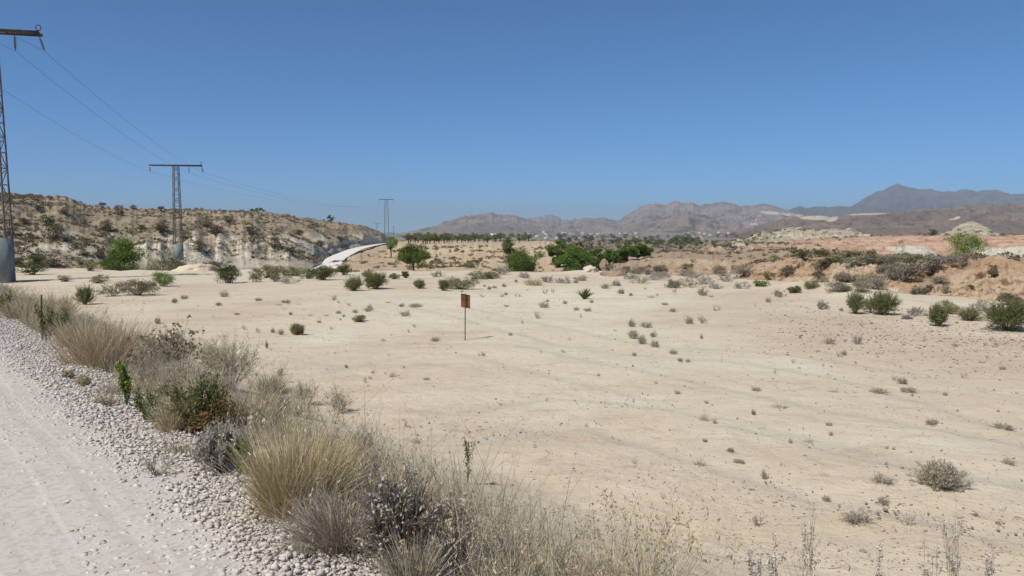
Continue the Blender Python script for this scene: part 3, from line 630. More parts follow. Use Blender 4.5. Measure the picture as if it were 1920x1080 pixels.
cones = mtn([(1175, 436), (1205, 424), (1235, 412), (1262, 402), (1288, 395), (1305, 400), (1330, 409), (1352, 414), (1375, 417), (1392, 423), (1412, 432), (1440, 439)], M["mt_brown"], 2500, 1950, 442, 300, 60, 50, 0.007, 9, 23)
far_shoulder = mtn([(1440, 402), (1480, 393), (1500, 388.5), (1530, 388), (1570, 387), (1600, 386), (1650, 390), (1720, 400)], M["mt_dark"], 6200, 5000, 436, 220, 30, 90, 0.002, 16, 29)
peak = mtn([(1560, 400), (1596, 388), (1606, 380), (1622, 370), (1640, 361), (1656, 356), (1668, 351), (1677, 346), (1684, 343), (1692, 346), (1702, 350), (1718, 352.5), (1732, 355), (1752, 357), (1780, 360), (1796, 357), (1808, 355), (1830, 358), (1850, 357), (1868, 356), (1882, 360), (1896, 364), (1912, 363.5), (1935, 366), (1990, 368), (2080, 376), (2200, 384)], M["mt_dark"], 7000, 5200, 432, 460, 100, 260, 0.0019, 14, 31)
range_r = mtn([(1385, 437), (1420, 427), (1460, 415), (1500, 409), (1545, 405.5), (1565, 407), (1595, 402), (1640, 398.5), (1690, 397), (1740, 393.5), (1775, 390), (1800, 386), (1830, 384), (1860, 382.5), (1900, 381.5), (1950, 381), (2100, 377), (2250, 384)], M["range"], 2300, 1150, 446, 480, 130, 42, 0.006, 6, 41, lambda q: q ** 0.95, scars=[(1532, 408.5, 40, 4.5, 0.0), (1560, 411, 14, 5, -0.2), (1626, 401.5, 46, 2.0, -0.03), (1790, 410, 14, 2.2, -0.2)])

# ------------------------------------------------------------------ placing things: rays against the finished land
bpy.context.view_layer.update()
DG = bpy.context.evaluated_depsgraph_get()
CAMP = Vector((0, 0, HCAM))
def hit(px, py):
    d = Vector(at(px, py, 10.0)) - CAMP; d.normalize()
    ok, loc, nor, _, ob, _ = C.ray_cast(DG, CAMP, d, distance=20000)
    return np.array(loc) if ok else None
def down(x, y, top=80):
    ok, loc, nor, _, ob, _ = C.ray_cast(DG, Vector((x, y, top)), Vector((0, 0, -1)), distance=500)
    return loc.z if ok else 0.0
def spot(px, py):
    p = hit(px, py)
    return p if p is not None else at(px, py, 50)
def at_depth(px, d):
    p = at(px, 440, d); return np.array([p[0], p[1], down(p[0], p[1])])
exec_later = []
# ------------------------------------------------------------------ what gets a label by its place
REG = []
LAND = [("the rusty sign", 872, 600), ("the green spiky rosette", 1096, 552), ("the pink rock knob", 1137, 500), ("the orange mound", 1850, 530),
        ("the large grey cushion shrub", 1765, 890), ("the conical green bush", 1758, 598), ("the lone green-tipped stem", 872, 880), ("the huge golden tussock", 560, 890),
        ("the second pylon", 332, 400), ("the dry olive ball shrub", 557, 620), ("the iron rod", 78, 600), ("the umbrella-shaped tree", 775, 485), ("the brown cone hill", 1288, 420),
        ("the white marl mounds", 1500, 440), ("the far bend of road", 660, 475), ("the twin grey cushions", 1580, 635), ("the low grey cushion trio", 1205, 640),
        ("the silver shrub", 415, 850), ("the pine at the hill foot", 228, 485), ("the twiggy seeded shrub", 745, 1000)]
def reg(o, px, py, desc, cat, group):
    tag(o, None, cat, group); REG.append((o, px, py, desc)); return o
ORD = ["closest", "second closest", "third closest", "fourth closest", "fifth closest", "sixth closest", "seventh closest", "eighth closest", "ninth closest", "tenth closest",
       "eleventh closest", "twelfth closest", "thirteenth closest", "fourteenth closest", "fifteenth closest", "sixteenth closest", "seventeenth closest", "eighteenth closest", "nineteenth closest", "twentieth closest"]
NTH = ["first", "second", "third", "fourth", "fifth", "sixth", "seventh", "eighth", "ninth", "tenth", "eleventh", "twelfth", "thirteenth", "fourteenth", "fifteenth", "sixteenth", "seventeenth", "eighteenth", "nineteenth", "twentieth",
       "twenty-first", "twenty-second", "twenty-third", "twenty-fourth", "twenty-fifth", "twenty-sixth", "twenty-seventh", "twenty-eighth", "twenty-ninth", "thirtieth"]
def write_labels():
    d = {}
    for o, px, py, desc in REG:
        best = min(((px - a) ** 2 + (1.6 * (py - b)) ** 2, n, a, b) for n, a, b in LAND)
        dist, n, a, b = best; dx, dy = px - a, 1.6 * (py - b)
        if abs(dx) > 2.2 * abs(dy): w = "right of" if dx > 0 else "left of"
        elif abs(dy) > 2.2 * abs(dx): w = "in front of" if dy > 0 else "behind"
        else: w = ("front " if dy > 0 else "back ") + ("right of" if dx > 0 else "left of")
        d.setdefault((desc, w, n), []).append((dist, o))
    for (desc, w, n), L in d.items():
        L.sort(key=lambda q: q[0])
        for k, (_, o) in enumerate(L):
            o["label"] = f"{desc} {w} {n}" if len(L) == 1 else f"{desc}, {ORD[min(k, 19)]} {w} {n}"

# ------------------------------------------------------------------ plants: each kind is a list of (part name, mesh); one mesh alone stands for itself
def part(name, V, Fs, mats, v=None, mi=None):
    o = mk(name, V, Fs, mats, None, v, False, mi, link=False); me = o.data; bpy.data.objects.remove(o); return (name, me)
def joinV(parts):          # [(V,F,v,mat_index)] -> arrays
    n = 0; Vs, Fs, vs, mi = [], [], [], []
    for V, Fq, v, m in parts:
        Vs.append(V); Fs.append(Fq + n); vs.append(v); mi.append(np.full(len(Fq), m)); n += len(V)
    return np.concatenate(Vs), np.concatenate(Fs), np.concatenate(vs), np.concatenate(mi)

def k_grass(seed, h, w, n, mat, bladew=0.004, lean=0.35, bend=0.25, heads=0, headmat=None, segs=4, dead=0.0):
    rng = np.random.default_rng(seed)
    r = w * 0.32 * np.sqrt(rng.random(n)); a = rng.random(n) * 2 * PI
    sub = rng.normal(size=(7, 2)) * w * 0.13; ks = rng.integers(0, 7, n); ks_h = rng.uniform(0.62, 1.05, 7)[ks]
    P = np.stack([np.cos(a) * r * 0.65 + sub[ks, 0], np.sin(a) * r * 0.65 + sub[ks, 1], -0.03 * np.ones(n)], -1)
    a = np.arctan2(P[:, 1], P[:, 0]); r = np.minimum(np.hypot(P[:, 0], P[:, 1]), w * 0.34)
    tl = lean * (r / (w * 0.32)) * rng.uniform(0.3, 1.3, n) + np.abs(rng.normal(size=n)) * lean * 0.55 + (rng.random(n) < 0.10) * rng.uniform(0, 0.9, n)
    aa = a + rng.normal(size=n) * 0.9
    D = np.stack([np.cos(aa) * np.sin(tl), np.sin(aa) * np.sin(tl), np.cos(tl)], -1)
    L = h * np.clip(rng.beta(2.6, 1.9, n) * 1.15, 0.15, 1.1) * ks_h
    V, Fq, v, tip = blades(rng, P, D, L, bladew * rng.uniform(0.6, 1.3, n), bend * rng.uniform(0.1, 1.4, n), segs)
    ps = [(V, Fq, v, 0)]
    if heads:
        k = np.argsort(-L)[:heads]; m = 7
        Q = np.repeat(tip[k], m, 0) + rng.normal(size=(len(k) * m, 3)) * np.array([0.006, 0.006, 0.028])
        V2, F2, v2 = leaves(rng, Q, 0.022, 0.3, np.array([0, 0, 1.0]), 0.5); ps.append((V2, F2, v2, 1))
    V, Fq, v, mi = joinV(ps)
    return [part("grass_tuft", V, Fq, [M[mat], M[headmat or "straw"]], v, mi)]

def k_twiggy(seed, h, w, n0, levels, kids, mat="greytwig", leafmat=None, nleaf=0, leaf=0.02, r0=0.006, jit=0.5, spread=None, headmat=None, nhead=0, head=0.02, single=True, leafy=False):
    rng = np.random.default_rng(seed)
    S0, S1, a, b, E = branch(rng, n0, h, spread if spread is not None else math.atan2(w / 2, h * 0.7) * 1.15, levels, kids, 0.62, r0, jit, w * 0.12)
    S0[:, 2] -= 0.015
    sc = np.percentile(S1[:, 2], 99); kz = h / max(sc, 1e-3)
    rr = np.percentile(np.hypot(S1[:, 0], S1[:, 1]), 97); kx = (w / 2) / max(rr, 1e-3)
    K = np.array([kx, kx, kz]); S0, S1, E = S0 * K, S1 * K, E * K
    S0[:, 2] = np.maximum(S0[:, 2], -0.02); S1[:, 2] = np.maximum(S1[:, 2], 0.0)
    V, Fq, v = tubes(S0, S1, a, b, 3, rng.random(len(S0)))
    ps = [(V, Fq, v, 0)]
    if nleaf:
        lo = 0 if leafy else len(S0) // 3; i = rng.integers(lo, len(S0), nleaf); t = rng.random((nleaf, 1))
        Q = S0[i] * (1 - t) + S1[i] * t + rng.normal(size=(nleaf, 3)) * leaf * 0.4
        V2, F2, v2 = leaves(rng, Q, leaf, 0.4, unit(S1[i] - S0[i]), 0.7); ps.append((V2, F2, v2, 1))
    if nhead:
        Q = E[rng.integers(0, len(E), nhead)]; Q = np.repeat(Q, 5, 0) + rng.normal(size=(nhead * 5, 3)) * head * 0.35
        V2, F2, v2 = leaves(rng, Q, head, 0.8); ps.append((V2, F2, v2, 2))
    if single:
        V, Fq, v, mi = joinV(ps)
        return [part("dry_plant", V, Fq, [M[mat], M[leafmat or mat], M[headmat or mat]], v, mi)]
    out = [part("stem", *ps[0][:2], M[mat], ps[0][2])]
    if nleaf: out.append(part("foliage", *ps[1][:2], M[leafmat], ps[1][2]))
    if nhead: out.append(part("seed_heads", *ps[-1][:2], M[headmat], ps[-1][2]))
    return out

def crown_pts(rng, n, w, h, z0, clumps, squash=0.75, hollow=0.45, lump=0.34):
    """leaf positions in irregular clumps round an ellipsoid-like crown"""
    u = unit(rng.normal(size=(clumps, 3))); rad = rng.uniform(hollow, 0.92, (clumps, 1))
    c = u * rad * np.array([w / 2, w / 2, h / 2]); c[:, 2] = c[:, 2] * 1.0 + h / 2
    c[:, 2] = np.clip(c[:, 2], h * 0.06, None)
    cs = rng.uniform(0.55, 1.25, clumps) * lump * min(w, h) * 0.5
    k = rng.integers(0, clumps, n)
    o = unit(rng.normal(size=(n, 3))) * (rng.random((n, 1)) ** 0.45)
    P = c[k] + o * cs[k][:, None] * np.array([1.15, 1.15, squash])
    P[:, 2] = np.maximum(P[:, 2], 0.0); P[:, 2] += z0
    tone = rng.random(clumps)
    return P, o, tone[k], c + np.array([0, 0, z0]), cs

def k_bush(seed, h, w, n, leaf, mat, clumps=26, z0=0.0, stems=7, asp=0.45, lump=0.36, squash=0.85):
    rng = np.random.default_rng(seed)
    P, o, tn, c, cs = crown_pts(rng, n, w * 0.86, h * 0.98 - z0, z0, clumps, squash, 0.35, lump)
    P[:, 2] *= h / np.percentile(P[:, 2], 99.6); P[:, :2] *= (w / 2) / np.percentile(np.abs(P[:, :2]), 98.5, axis=0)
    V, Fq, v = leaves(rng, P, leaf, asp, o * 0.8 + np.array([0, 0, 0.35]), 0.6, np.clip(tn * 0.55 + rng.random(n) * 0.45, 0, 1))
    i = rng.integers(0, clumps, stems * 3)
    B = np.concatenate([rng.normal(size=(stems * 3, 2)) * w * 0.05, np.full((stems * 3, 1), -0.08)], 1)
    mid = B * 0.5 + c[i] * 0.5 + rng.normal(size=B.shape) * w * 0.03
    r = max(0.008, 0.012 * w)
    V2, F2, v2 = tubes(np.concatenate([B, mid]), np.concatenate([mid, c[i]]), np.r_[np.full(len(B), r), np.full(len(B), r * .7)], np.r_[np.full(len(B), r * .7), np.full(len(B), r * .35)], 4, rng.random(2 * len(B)))
    return [part("stem", V2, F2, M["bark"], v2), part("foliage", V, Fq, M[mat], v)]

def k_tree(seed, h, w, trunk, n, leaf, mat, clumps=40, lump=0.34, asp=0.35, tr=None, lean=0.0, forks=1, squash=0.8, limbs=9):
    rng = np.random.default_rng(seed)
    P, o, tn, c, cs = crown_pts(rng, n, w * 0.88, h - trunk, trunk, clumps, squash, 0.4, lump)
    P[:, 2] = trunk + (P[:, 2] - trunk) * (h - trunk) / (np.percentile(P[:, 2], 99.6) - trunk); P[:, :2] *= (w / 2) / np.percentile(np.abs(P[:, :2]), 98.5, axis=0)
    P[:, 0] += lean * P[:, 2]; c[:, 0] += lean * c[:, 2]
    V, Fq, v = leaves(rng, P, leaf, asp, o * 0.9 + np.array([0, 0, 0.4]), 0.55, np.clip(tn * 0.5 + rng.random(n) * 0.5, 0, 1))
    tr = tr or 0.03 * h; mb = MB()
    for f in range(forks):
        a = f * 2 * PI / forks + rng.random(); sp = 0.0 if forks == 1 else 0.10 * w
        pts = [np.array([math.cos(a) * sp * q + lean * trunk * q + rng.normal() * tr * 0.4 * q, math.sin(a) * sp * q, -0.25 + (trunk * 1.0 + 0.35 * (h - trunk) * 1.0 + 0.25) * q]) for q in np.linspace(0, 1, 6)]
        rs = np.linspace(tr, tr * 0.5, 6); rs[0] *= 1.35
        for k in range(5): mb.tube(pts[k], pts[k + 1], rs[k], rs[k + 1], 7, rng.random())
        for j in rng.integers(0, clumps, limbs):
            s = pts[rng.integers(3, 6)]; e = c[j]; m = s * 0.5 + e * 0.5 + np.array([0, 0, -0.06 * h]) * rng.random()
            mb.tube(s, m, tr * 0.4, tr * 0.28, 5, rng.random()); mb.tube(m, e, tr * 0.28, tr * 0.1, 5, rng.random())
    tk = part("trunk", np.concatenate(mb.V), np.concatenate(mb.F), M["bark"], np.concatenate(mb.v))
    return [tk, part("crown", V, Fq, M[mat], v)]

def plant(kind, name, loc, sc=1.0, rz=None, sz=None):
    """stand a kind of plant somewhere: a single mesh, or an Empty with its parts"""
    rz = random.random() * 6.283 if rz is None else rz
    s = (sc, sc, sz if sz else sc)
    if len(kind) == 1:
        o = bpy.data.objects.new(name, kind[0][1]); COL.objects.link(o)
        o.location = Vector([float(q) for q in loc]); o.rotation_euler = (0, 0, rz); o.scale = s
        return o
    e = empty(name, loc, rz); e.scale = s
    for pn, me in kind:
        c = bpy.data.objects.new(pn, me); COL.objects.link(c); c.parent = e
    return e

random.seed(5); RNG = np.random.default_rng(77)
def psize(px_n, p):      # metres covered by px_n photo pixels at the distance of p
    return px_n * p[1] / F

# ------------------------------------------------------------------ pylons and cables
LINE = []
def pylon(x, y, gz, zb, zt, half, wb, wt, label, ang, big=True):
    e = empty("pylon", (x, y, gz), ang); tag(e, label, "pylon", "pylons of the power line")
    h0, h1 = zb - gz, zt - gz
    b = MB(); cw = wb * 1.12
    # tapered concrete pedestal
    q = cw / 2; q2 = q * 0.97
    V = [[-q, -q, -0.6], [q, -q, -0.6], [q, q, -0.6], [-q, q, -0.6], [-q2, -q2, h0], [q2, -q2, h0], [q2, q2, h0], [-q2, q2, h0]]
    b.add(V, np.array([[0, 3, 2, 1], [4, 5, 6, 7], [0, 1, 5, 4], [1, 2, 6, 5], [2, 3, 7, 6], [3, 0, 4, 7]])); b.build("concrete_base", M["concrete"], e)
    cor = [(-1, -1), (1, -1), (1, 1), (-1, 1)]
    ww = lambda z: wb / 2 + (wt - wb) / 2 * min(1, (z - h0) / (h1 - h0))
    cp = lambda k, z: np.array([cor[k % 4][0] * ww(z), cor[k % 4][1] * ww(z), z])
    lt = 0.075 if big else 0.06
    for k in range(4):
        l = MB(); l.tube(cp(k, h0 - 0.02), cp(k, h1), lt * 0.62, lt * 0.5, 4); l.build("leg", M["steel"], e)
    br = MB(); z = h0; fl = 0
    while z < h1 - 0.35:
        dz = max(0.42, ww(z) * 1.9); z2 = min(z + dz, h1)
        for k in range(4):
            a, c_ = (k, k + 1) if (fl + k) % 2 == 0 else (k + 1, k)
            br.tube(cp(a, z), cp(c_, z2), lt * 0.33, lt * 0.33, 3)
            br.tube(cp(k, z2), cp(k + 1, z2), lt * 0.28, lt * 0.28, 3)
        z = z2; fl += 1
    br.build("bracing", M["steel"], e)
    ca = MB()
    for s in (-1, 1):
        ca.box((0, s * (wt / 2 + 0.04), h1 - 0.07), (2 * half, 0.06, 0.13))
    for xx in np.linspace(-half + 0.03, half - 0.03, 7): ca.box((xx, 0, h1 - 0.07), (0.06, wt + 0.005, 0.07))
    ca.build("crossarm", M["dsteel"], e)
    tips = []
    for k, (xx, up) in enumerate(((-half + 0.05, 0), (-0.55 * half if big else 0.0, 0), (half - 0.05, 0))):
        if k == 1: xx = 0.0 + half * 0.5 if big else 0.0
        ins = MB()
        tilt = np.array([0.10, 0.35, -0.62]) if k == 2 and big else np.array([0, 0, -0.75]); st = np.array([xx, 0, h1 - 0.16])
        if k == 0 and big: tilt = np.array([-0.10, 0.35, -0.62])
        en = st + tilt; ins.tube(st, en, 0.018, 0.018, 5)
        for q in np.linspace(0.22, 0.80, 6):
            c0 = st + tilt * q; d = tilt / np.linalg.norm(tilt)
            ins.tube(c0, c0 + d * 0.035, 0.075, 0.035, 8)
        ins.build("insulator", M["porcelain"], e)
        ca_, sa_ = math.cos(ang), math.sin(ang)
        tips.append(np.array([x + en[0] * ca_ - en[1] * sa_, y + en[0] * sa_ + en[1] * ca_, gz + en[2]]))
    if big:
        k2 = MB(); k2.tube((half - 0.08, 0, h1), (half - 0.08, 0, h1 + 0.10), 0.03, 0.03, 6)
        for q in range(12):
            a0, a1 = q * PI / 6, (q + 1) * PI / 6
            k2.tube((half - 0.08 + 0.11 * math.cos(a0), 0, h1 + 0.2 + 0.13 * math.sin(a0)), (half - 0.08 + 0.11 * math.cos(a1), 0, h1 + 0.2 + 0.13 * math.sin(a1)), 0.022, 0.022, 4)
        k2.build("pin_insulator", M["porcelain"], e)
    LINE.append(tips); return e
def zat(py, d): return float(at(960, py, d)[2])
p1 = at(-4, 445, 36); a1 = math.radians(14)
pylon(p1[0], 36, -0.62, zat(446, 36), zat(55, 36), 2.12, 0.90, 0.5, "nearest pylon, cut by the picture edge, on a tall concrete block", a1)
p2 = at(334, 458, 86); pylon(p2[0], 86, zat(478, 86), zat(458, 86), zat(309, 86), 2.75, 0.80, 0.52, "second pylon, lattice mast on a low concrete block before the hillside", math.radians(8))
p3 = at(725, 440, 260); pylon(p3[0], 260, down(p3[0], 260) - 0.2, max(zat(446, 260), down(p3[0], 260) + 0.4), zat(373.5, 260), 2.35, 1.55, 0.9, "third pylon, pale lattice mast at the end of the hillside by the road bend", math.radians(5), False)
p4 = at(707, 440, 520); pylon(p4[0], 520, down(p4[0], 520), down(p4[0], 520) + 0.5, zat(418, 520), 2.3, 1.3, 0.7, "small farthest pylon peeping over the end of the hillside", math.radians(12), False)
p5 = at(738, 440, 480)
po = MB(); po.tube((0, 0, -0.3), (0, 0, 9.5 - 0), 0.14, 0.09, 8); ph = empty("utility_pole", (p5[0], 480, down(p5[0], 480))); tag(ph, "slim single pole on the plain just right of the third pylon", "pole")
hh = zat(424, 480) - down(p5[0], 480)
po = MB(); po.tube((0, 0, -0.3), (0, 0, hh), 0.14, 0.09, 8); po.build("shaft", M["dsteel"], ph)
po = MB(); po.box((0, 0.13, hh - 0.4), (1.6, 0.1, 0.12)); po.build("crossarm", M["dsteel"], ph)

def cable(A, B, sag, label, r=0.0065, n=26):
    t = np.linspace(0, 1, n + 1)[:, None]; A = np.array(A); B = np.array(B)
    P = A * (1 - t) + B * t; P[:, 2:3] -= 4 * sag * t * (1 - t)
    V, Fq, v = tubes(P[:-1] - A, P[1:] - A, r, r, 5)
    o = mk("power_cable", V, Fq, M["cable"]); o.location = Vector([float(q) for q in A])
    return tag(o, label, "cable", "cables of the power line")
T0 = [np.array(p) + np.array([9.5, -46, 0.4]) for p in LINE[0]]
sides = ["left", "middle", "right"]
for k in range(3):
    cable(LINE[0][k], T0[k], 0.6, f"{sides[k]} power cable running overhead from the nearest pylon")
    cable(LINE[0][k], LINE[1][k], 0.55, f"{sides[k]} power cable between the nearest and second pylons")
    cable(LINE[1][k], LINE[2][k], 2.6, f"{sides[k]} power cable between the second and third pylons", 0.008)
    cable(LINE[2][k], LINE[3][k], 2.0, f"{sides[k]} power cable between the third and farthest pylons", 0.01)

# ------------------------------------------------------------------ the rusty sign and the iron rod
sp_ = spot(872, 638)
sg = empty("sign", sp_); tag(sg, "small rusty blank sign plate on a thin iron post in the sand", "sign")
hs = psize(88, sp_)
b = MB(); b.tube((0, 0, -0.15), (0.004, 0.0, hs * 0.55), 0.0125, 0.0125, 6); b.tube((0.004, 0, hs * 0.55), (0.012, 0.0, hs + 0.01), 0.0125, 0.012, 6); b.build("post", M["bar"], sg)
pw, ph_ = psize(15.5, sp_), psize(25.5, sp_)
V = []; n = 9
for i in range(n):
    for j in range(n):
        u, v_ = i / (n - 1) - 0.5, j / (n - 1) - 0.5
        V.append([u * pw * 1.1 + 0.014, 0.02 + 0.05 * u + 0.008 * math.sin(u * 5 + v_ * 3), hs - ph_ * 0.54 + v_ * ph_ - u * 0.042])
V = np.array(V); i = np.arange(n - 1)[:, None] * n + np.arange(n - 1)[None]
Q = np.stack([i, i + n, i + n + 1, i + 1], -1).reshape(-1, 4)
V2 = V + np.array([0, 0.003, 0]); nn = len(V)
rim = []
for k in range(n - 1):
    for a, c_ in ((k * n, (k + 1) * n), ((k + 1) * n + n - 1, k * n + n - 1), (k + 1, k), ((n - 1) * n + k, (n - 1) * n + k + 1)): rim.append([a, c_, c_ + nn, a + nn])
mk("plate", np.concatenate([V, V2]), [Q, Q[:, ::-1] + nn, np.array(rim)], M["rust"], sg)
rp = spot(79, 640); b = MB(); b.tube((0, 0, -0.2), (0.01, 0.01, psize(88, rp)), 0.014, 0.012, 6)
o = b.build("iron_rod", M["bar"]); o.location = Vector([float(q) for q in rp]); tag(o, "thin rusty iron rod standing upright in the verge grass", "rod")

# ------------------------------------------------------------------ rocks
def rock(name, p, w, d, h, seed, mat, label, cat="rock"):
    nu, nv = 40, 22; u = np.linspace(0, 2 * PI, nu, endpoint=False)[:, None]; v = np.linspace(0.02, PI * 0.62, nv)[None]
    x = np.cos(u) * np.sin(v); y = np.sin(u) * np.sin(v); z = np.cos(v) + 0 * u
    k = 1 + 0.42 * fbm(x * 2.2 + seed, y * 2 + z * 1.7, seed, 5) + 0.16 * fbm(x * 0.7, z * 8 + y, seed + 3, 3)
    V = np.stack([x * k * w / 2, y * k * d / 2, (z * k + 0.25) * h / 1.25], -1).reshape(-1, 3)
    i = np.arange(nu)[:, None] * nv + np.arange(nv - 1)[None]; i2 = ((np.arange(nu)[:, None] + 1) % nu) * nv + np.arange(nv - 1)[None]
    Q = np.stack([i, i2, i2 + 1, i + 1], -1).reshape(-1, 4)[:, ::-1]
    cap = np.arange(nu) * nv
    o = mk(name, V, [Q, cap[None, :]], M[mat], smooth_=True); o.location = Vector([float(q) for q in p])
    return tag(o, label, cat)
q = at_depth(1134, 41); rock("rock", q + np.array([0, 0, 0.3]), psize(17, q), 0.5, zat(488, 41) - q[2] - 0.28, 3, "pinkrock", "pink clay rock knob standing at the rim of the flat before the pines")
q = at_depth(1152, 40.5); rock("rock", q + np.array([0, 0, -0.15]), psize(50, q), 1.3, max(0.35, zat(504, 40.5) - q[2] + 0.15), 8, "pinkrock", "low broad pink clay rock at the foot of the rock knob")
q = at_depth(1107, 42); rock("soil_mound", q + np.array([0, 0, -0.1]), psize(28, q), 0.9, max(0.4, zat(506, 42) - q[2] + 0.1), 11, "sand", "small pale soil mound just left of the pink rock knob", "mound")
q = at_depth(370, 46); rock("soil_mound", q + np.array([0, 0, -0.2]), psize(84, q), 2.2, max(0.5, zat(496, 46) - q[2] + 0.2), 15, "sand", "broad pale spoil heap left of the dark green bushes at the hill foot", "mound")

# ------------------------------------------------------------------ trees with a place of their own
def tree_to(px, ytop, d, wpx, kindfn, name, label, cat, group=None, base=None, **kw):
    p = at_depth(px, d)
    if base is not None: p[2] = max(p[2], zat(base, d)) if base > 0 else p[2]
    h = max(0.8, zat(ytop, d) - p[2]); w = 1.04 * wpx * d / F
    k = kindfn(h, w)
    o = plant(k, name, p, 1.0, 0.0); return tag(o, label, cat, group)
T = lambda seed, tf, n, leaf, mat, **kw: (lambda h, w: k_tree(seed, h, w, h * tf, n, leaf, mat, **kw))
B = lambda seed, n, leaf, mat, **kw: (lambda h, w: k_bush(seed, h, w, n, leaf, mat, **kw))
tree_to(228, 449, 74, 62, T(1, 0.08, 11000, 0.17, "pine", clumps=30, lump=0.42, limbs=6, asp=0.5), "pine_tree", "bushy young pine tree standing alone at the foot of the hillside", "tree")
tree_to(320, 466, 72, 84, B(2, 6500, 0.15, "olive", clumps=30), "bush", "wide olive bush hiding the foot of the second pylon", "bush")
tree_to(775, 458, 108, 56, T(3, 0.22, 9500, 0.2, "pine", clumps=30, lump=0.46, tr=0.13, asp=0.5), "pine_tree", "umbrella-shaped dark pine tree with a bare trunk below the bank", "tree")
tree_to(733, 443.5, 150, 24, T(4, 0.42, 2600, 0.22, "fresh", clumps=18, lump=0.5, forks=3, tr=0.07), "young_tree", "small light green tree with three thin stems beside the far road", "tree")
tree_to(955, 438, 118, 26, T(5, 0.30, 3600, 0.22, "almond", clumps=24, lump=0.5), "leafy_tree", "tall light green tree growing on the face of the bank", "tree")
tree_to(968, 465, 113, 42, B(6, 2600, 0.2, "darkgreen", clumps=20), "bush", "dark bush in the shade under the light green tree on the bank", "bush")
tree_to(985, 469, 96, 62, B(7, 9500, 0.18, "pine", clumps=34, lump=0.36), "pine_tree", "low rounded pine left of the pine clump below the bank", "tree")
for k, (px, yt, d, w, lb, mt) in enumerate([
        (1048, 453, 120, 40, "leftmost and highest pine of the clump, half behind the bank end", "pine"), (1078, 459, 112, 40, "pine at the back of the clump between two larger ones", "pine"),
        (1080, 463, 94, 62, "broadest bright green pine at the front of the clump", "pine"), (1123, 467, 108, 36, "pine in the middle of the clump behind the pink rock knob", "pine"),
        (1156, 469, 98, 42, "bright pine in the clump just right of the pink rock knob", "pine"), (1196, 458, 96, 52, "dark rounded pine at the right end of the clump", "darkgreen")]):
    tree_to(px, yt, d, w, (T if mt == "darkgreen" else B)(20 + k, *((0.06,) if mt == "darkgreen" else ()), 11000, 0.19, "pine", clumps=26, lump=0.36, asp=0.5), "pine_tree", lb, "tree", "pines of the clump below the bank")
tree_to(1818, 438, 66, 58, T(31, 0.08, 6500, 0.15, "fresh", clumps=36, lump=0.4, limbs=7), "leafy_tree", "light green leafy tree rising behind the orange mound", "tree")
tree_to(1910, 478, 62, 9, T(32, 0.1, 700, 0.1, "darkgreen", clumps=9, lump=0.6), "young_tree", "tiny narrow dark tree near the right picture edge behind the orange mound", "tree")
tree_to(1745, 429.5, 170, 20, B(33, 1500, 0.22, "green", clumps=14), "bush", "round green bush on top of the red cliff", "bush")
tree_to(484, 390.5, 182, 24, B(34, 1400, 0.3, "green", clumps=14), "bush", "round green bush on the skyline of the hillside", "bush")
tree_to(620, 403, 204, 13, T(35, 0.15, 900, 0.3, "green", clumps=9, lump=0.55), "young_tree", "small green tree standing on the skyline of the hillside", "tree")

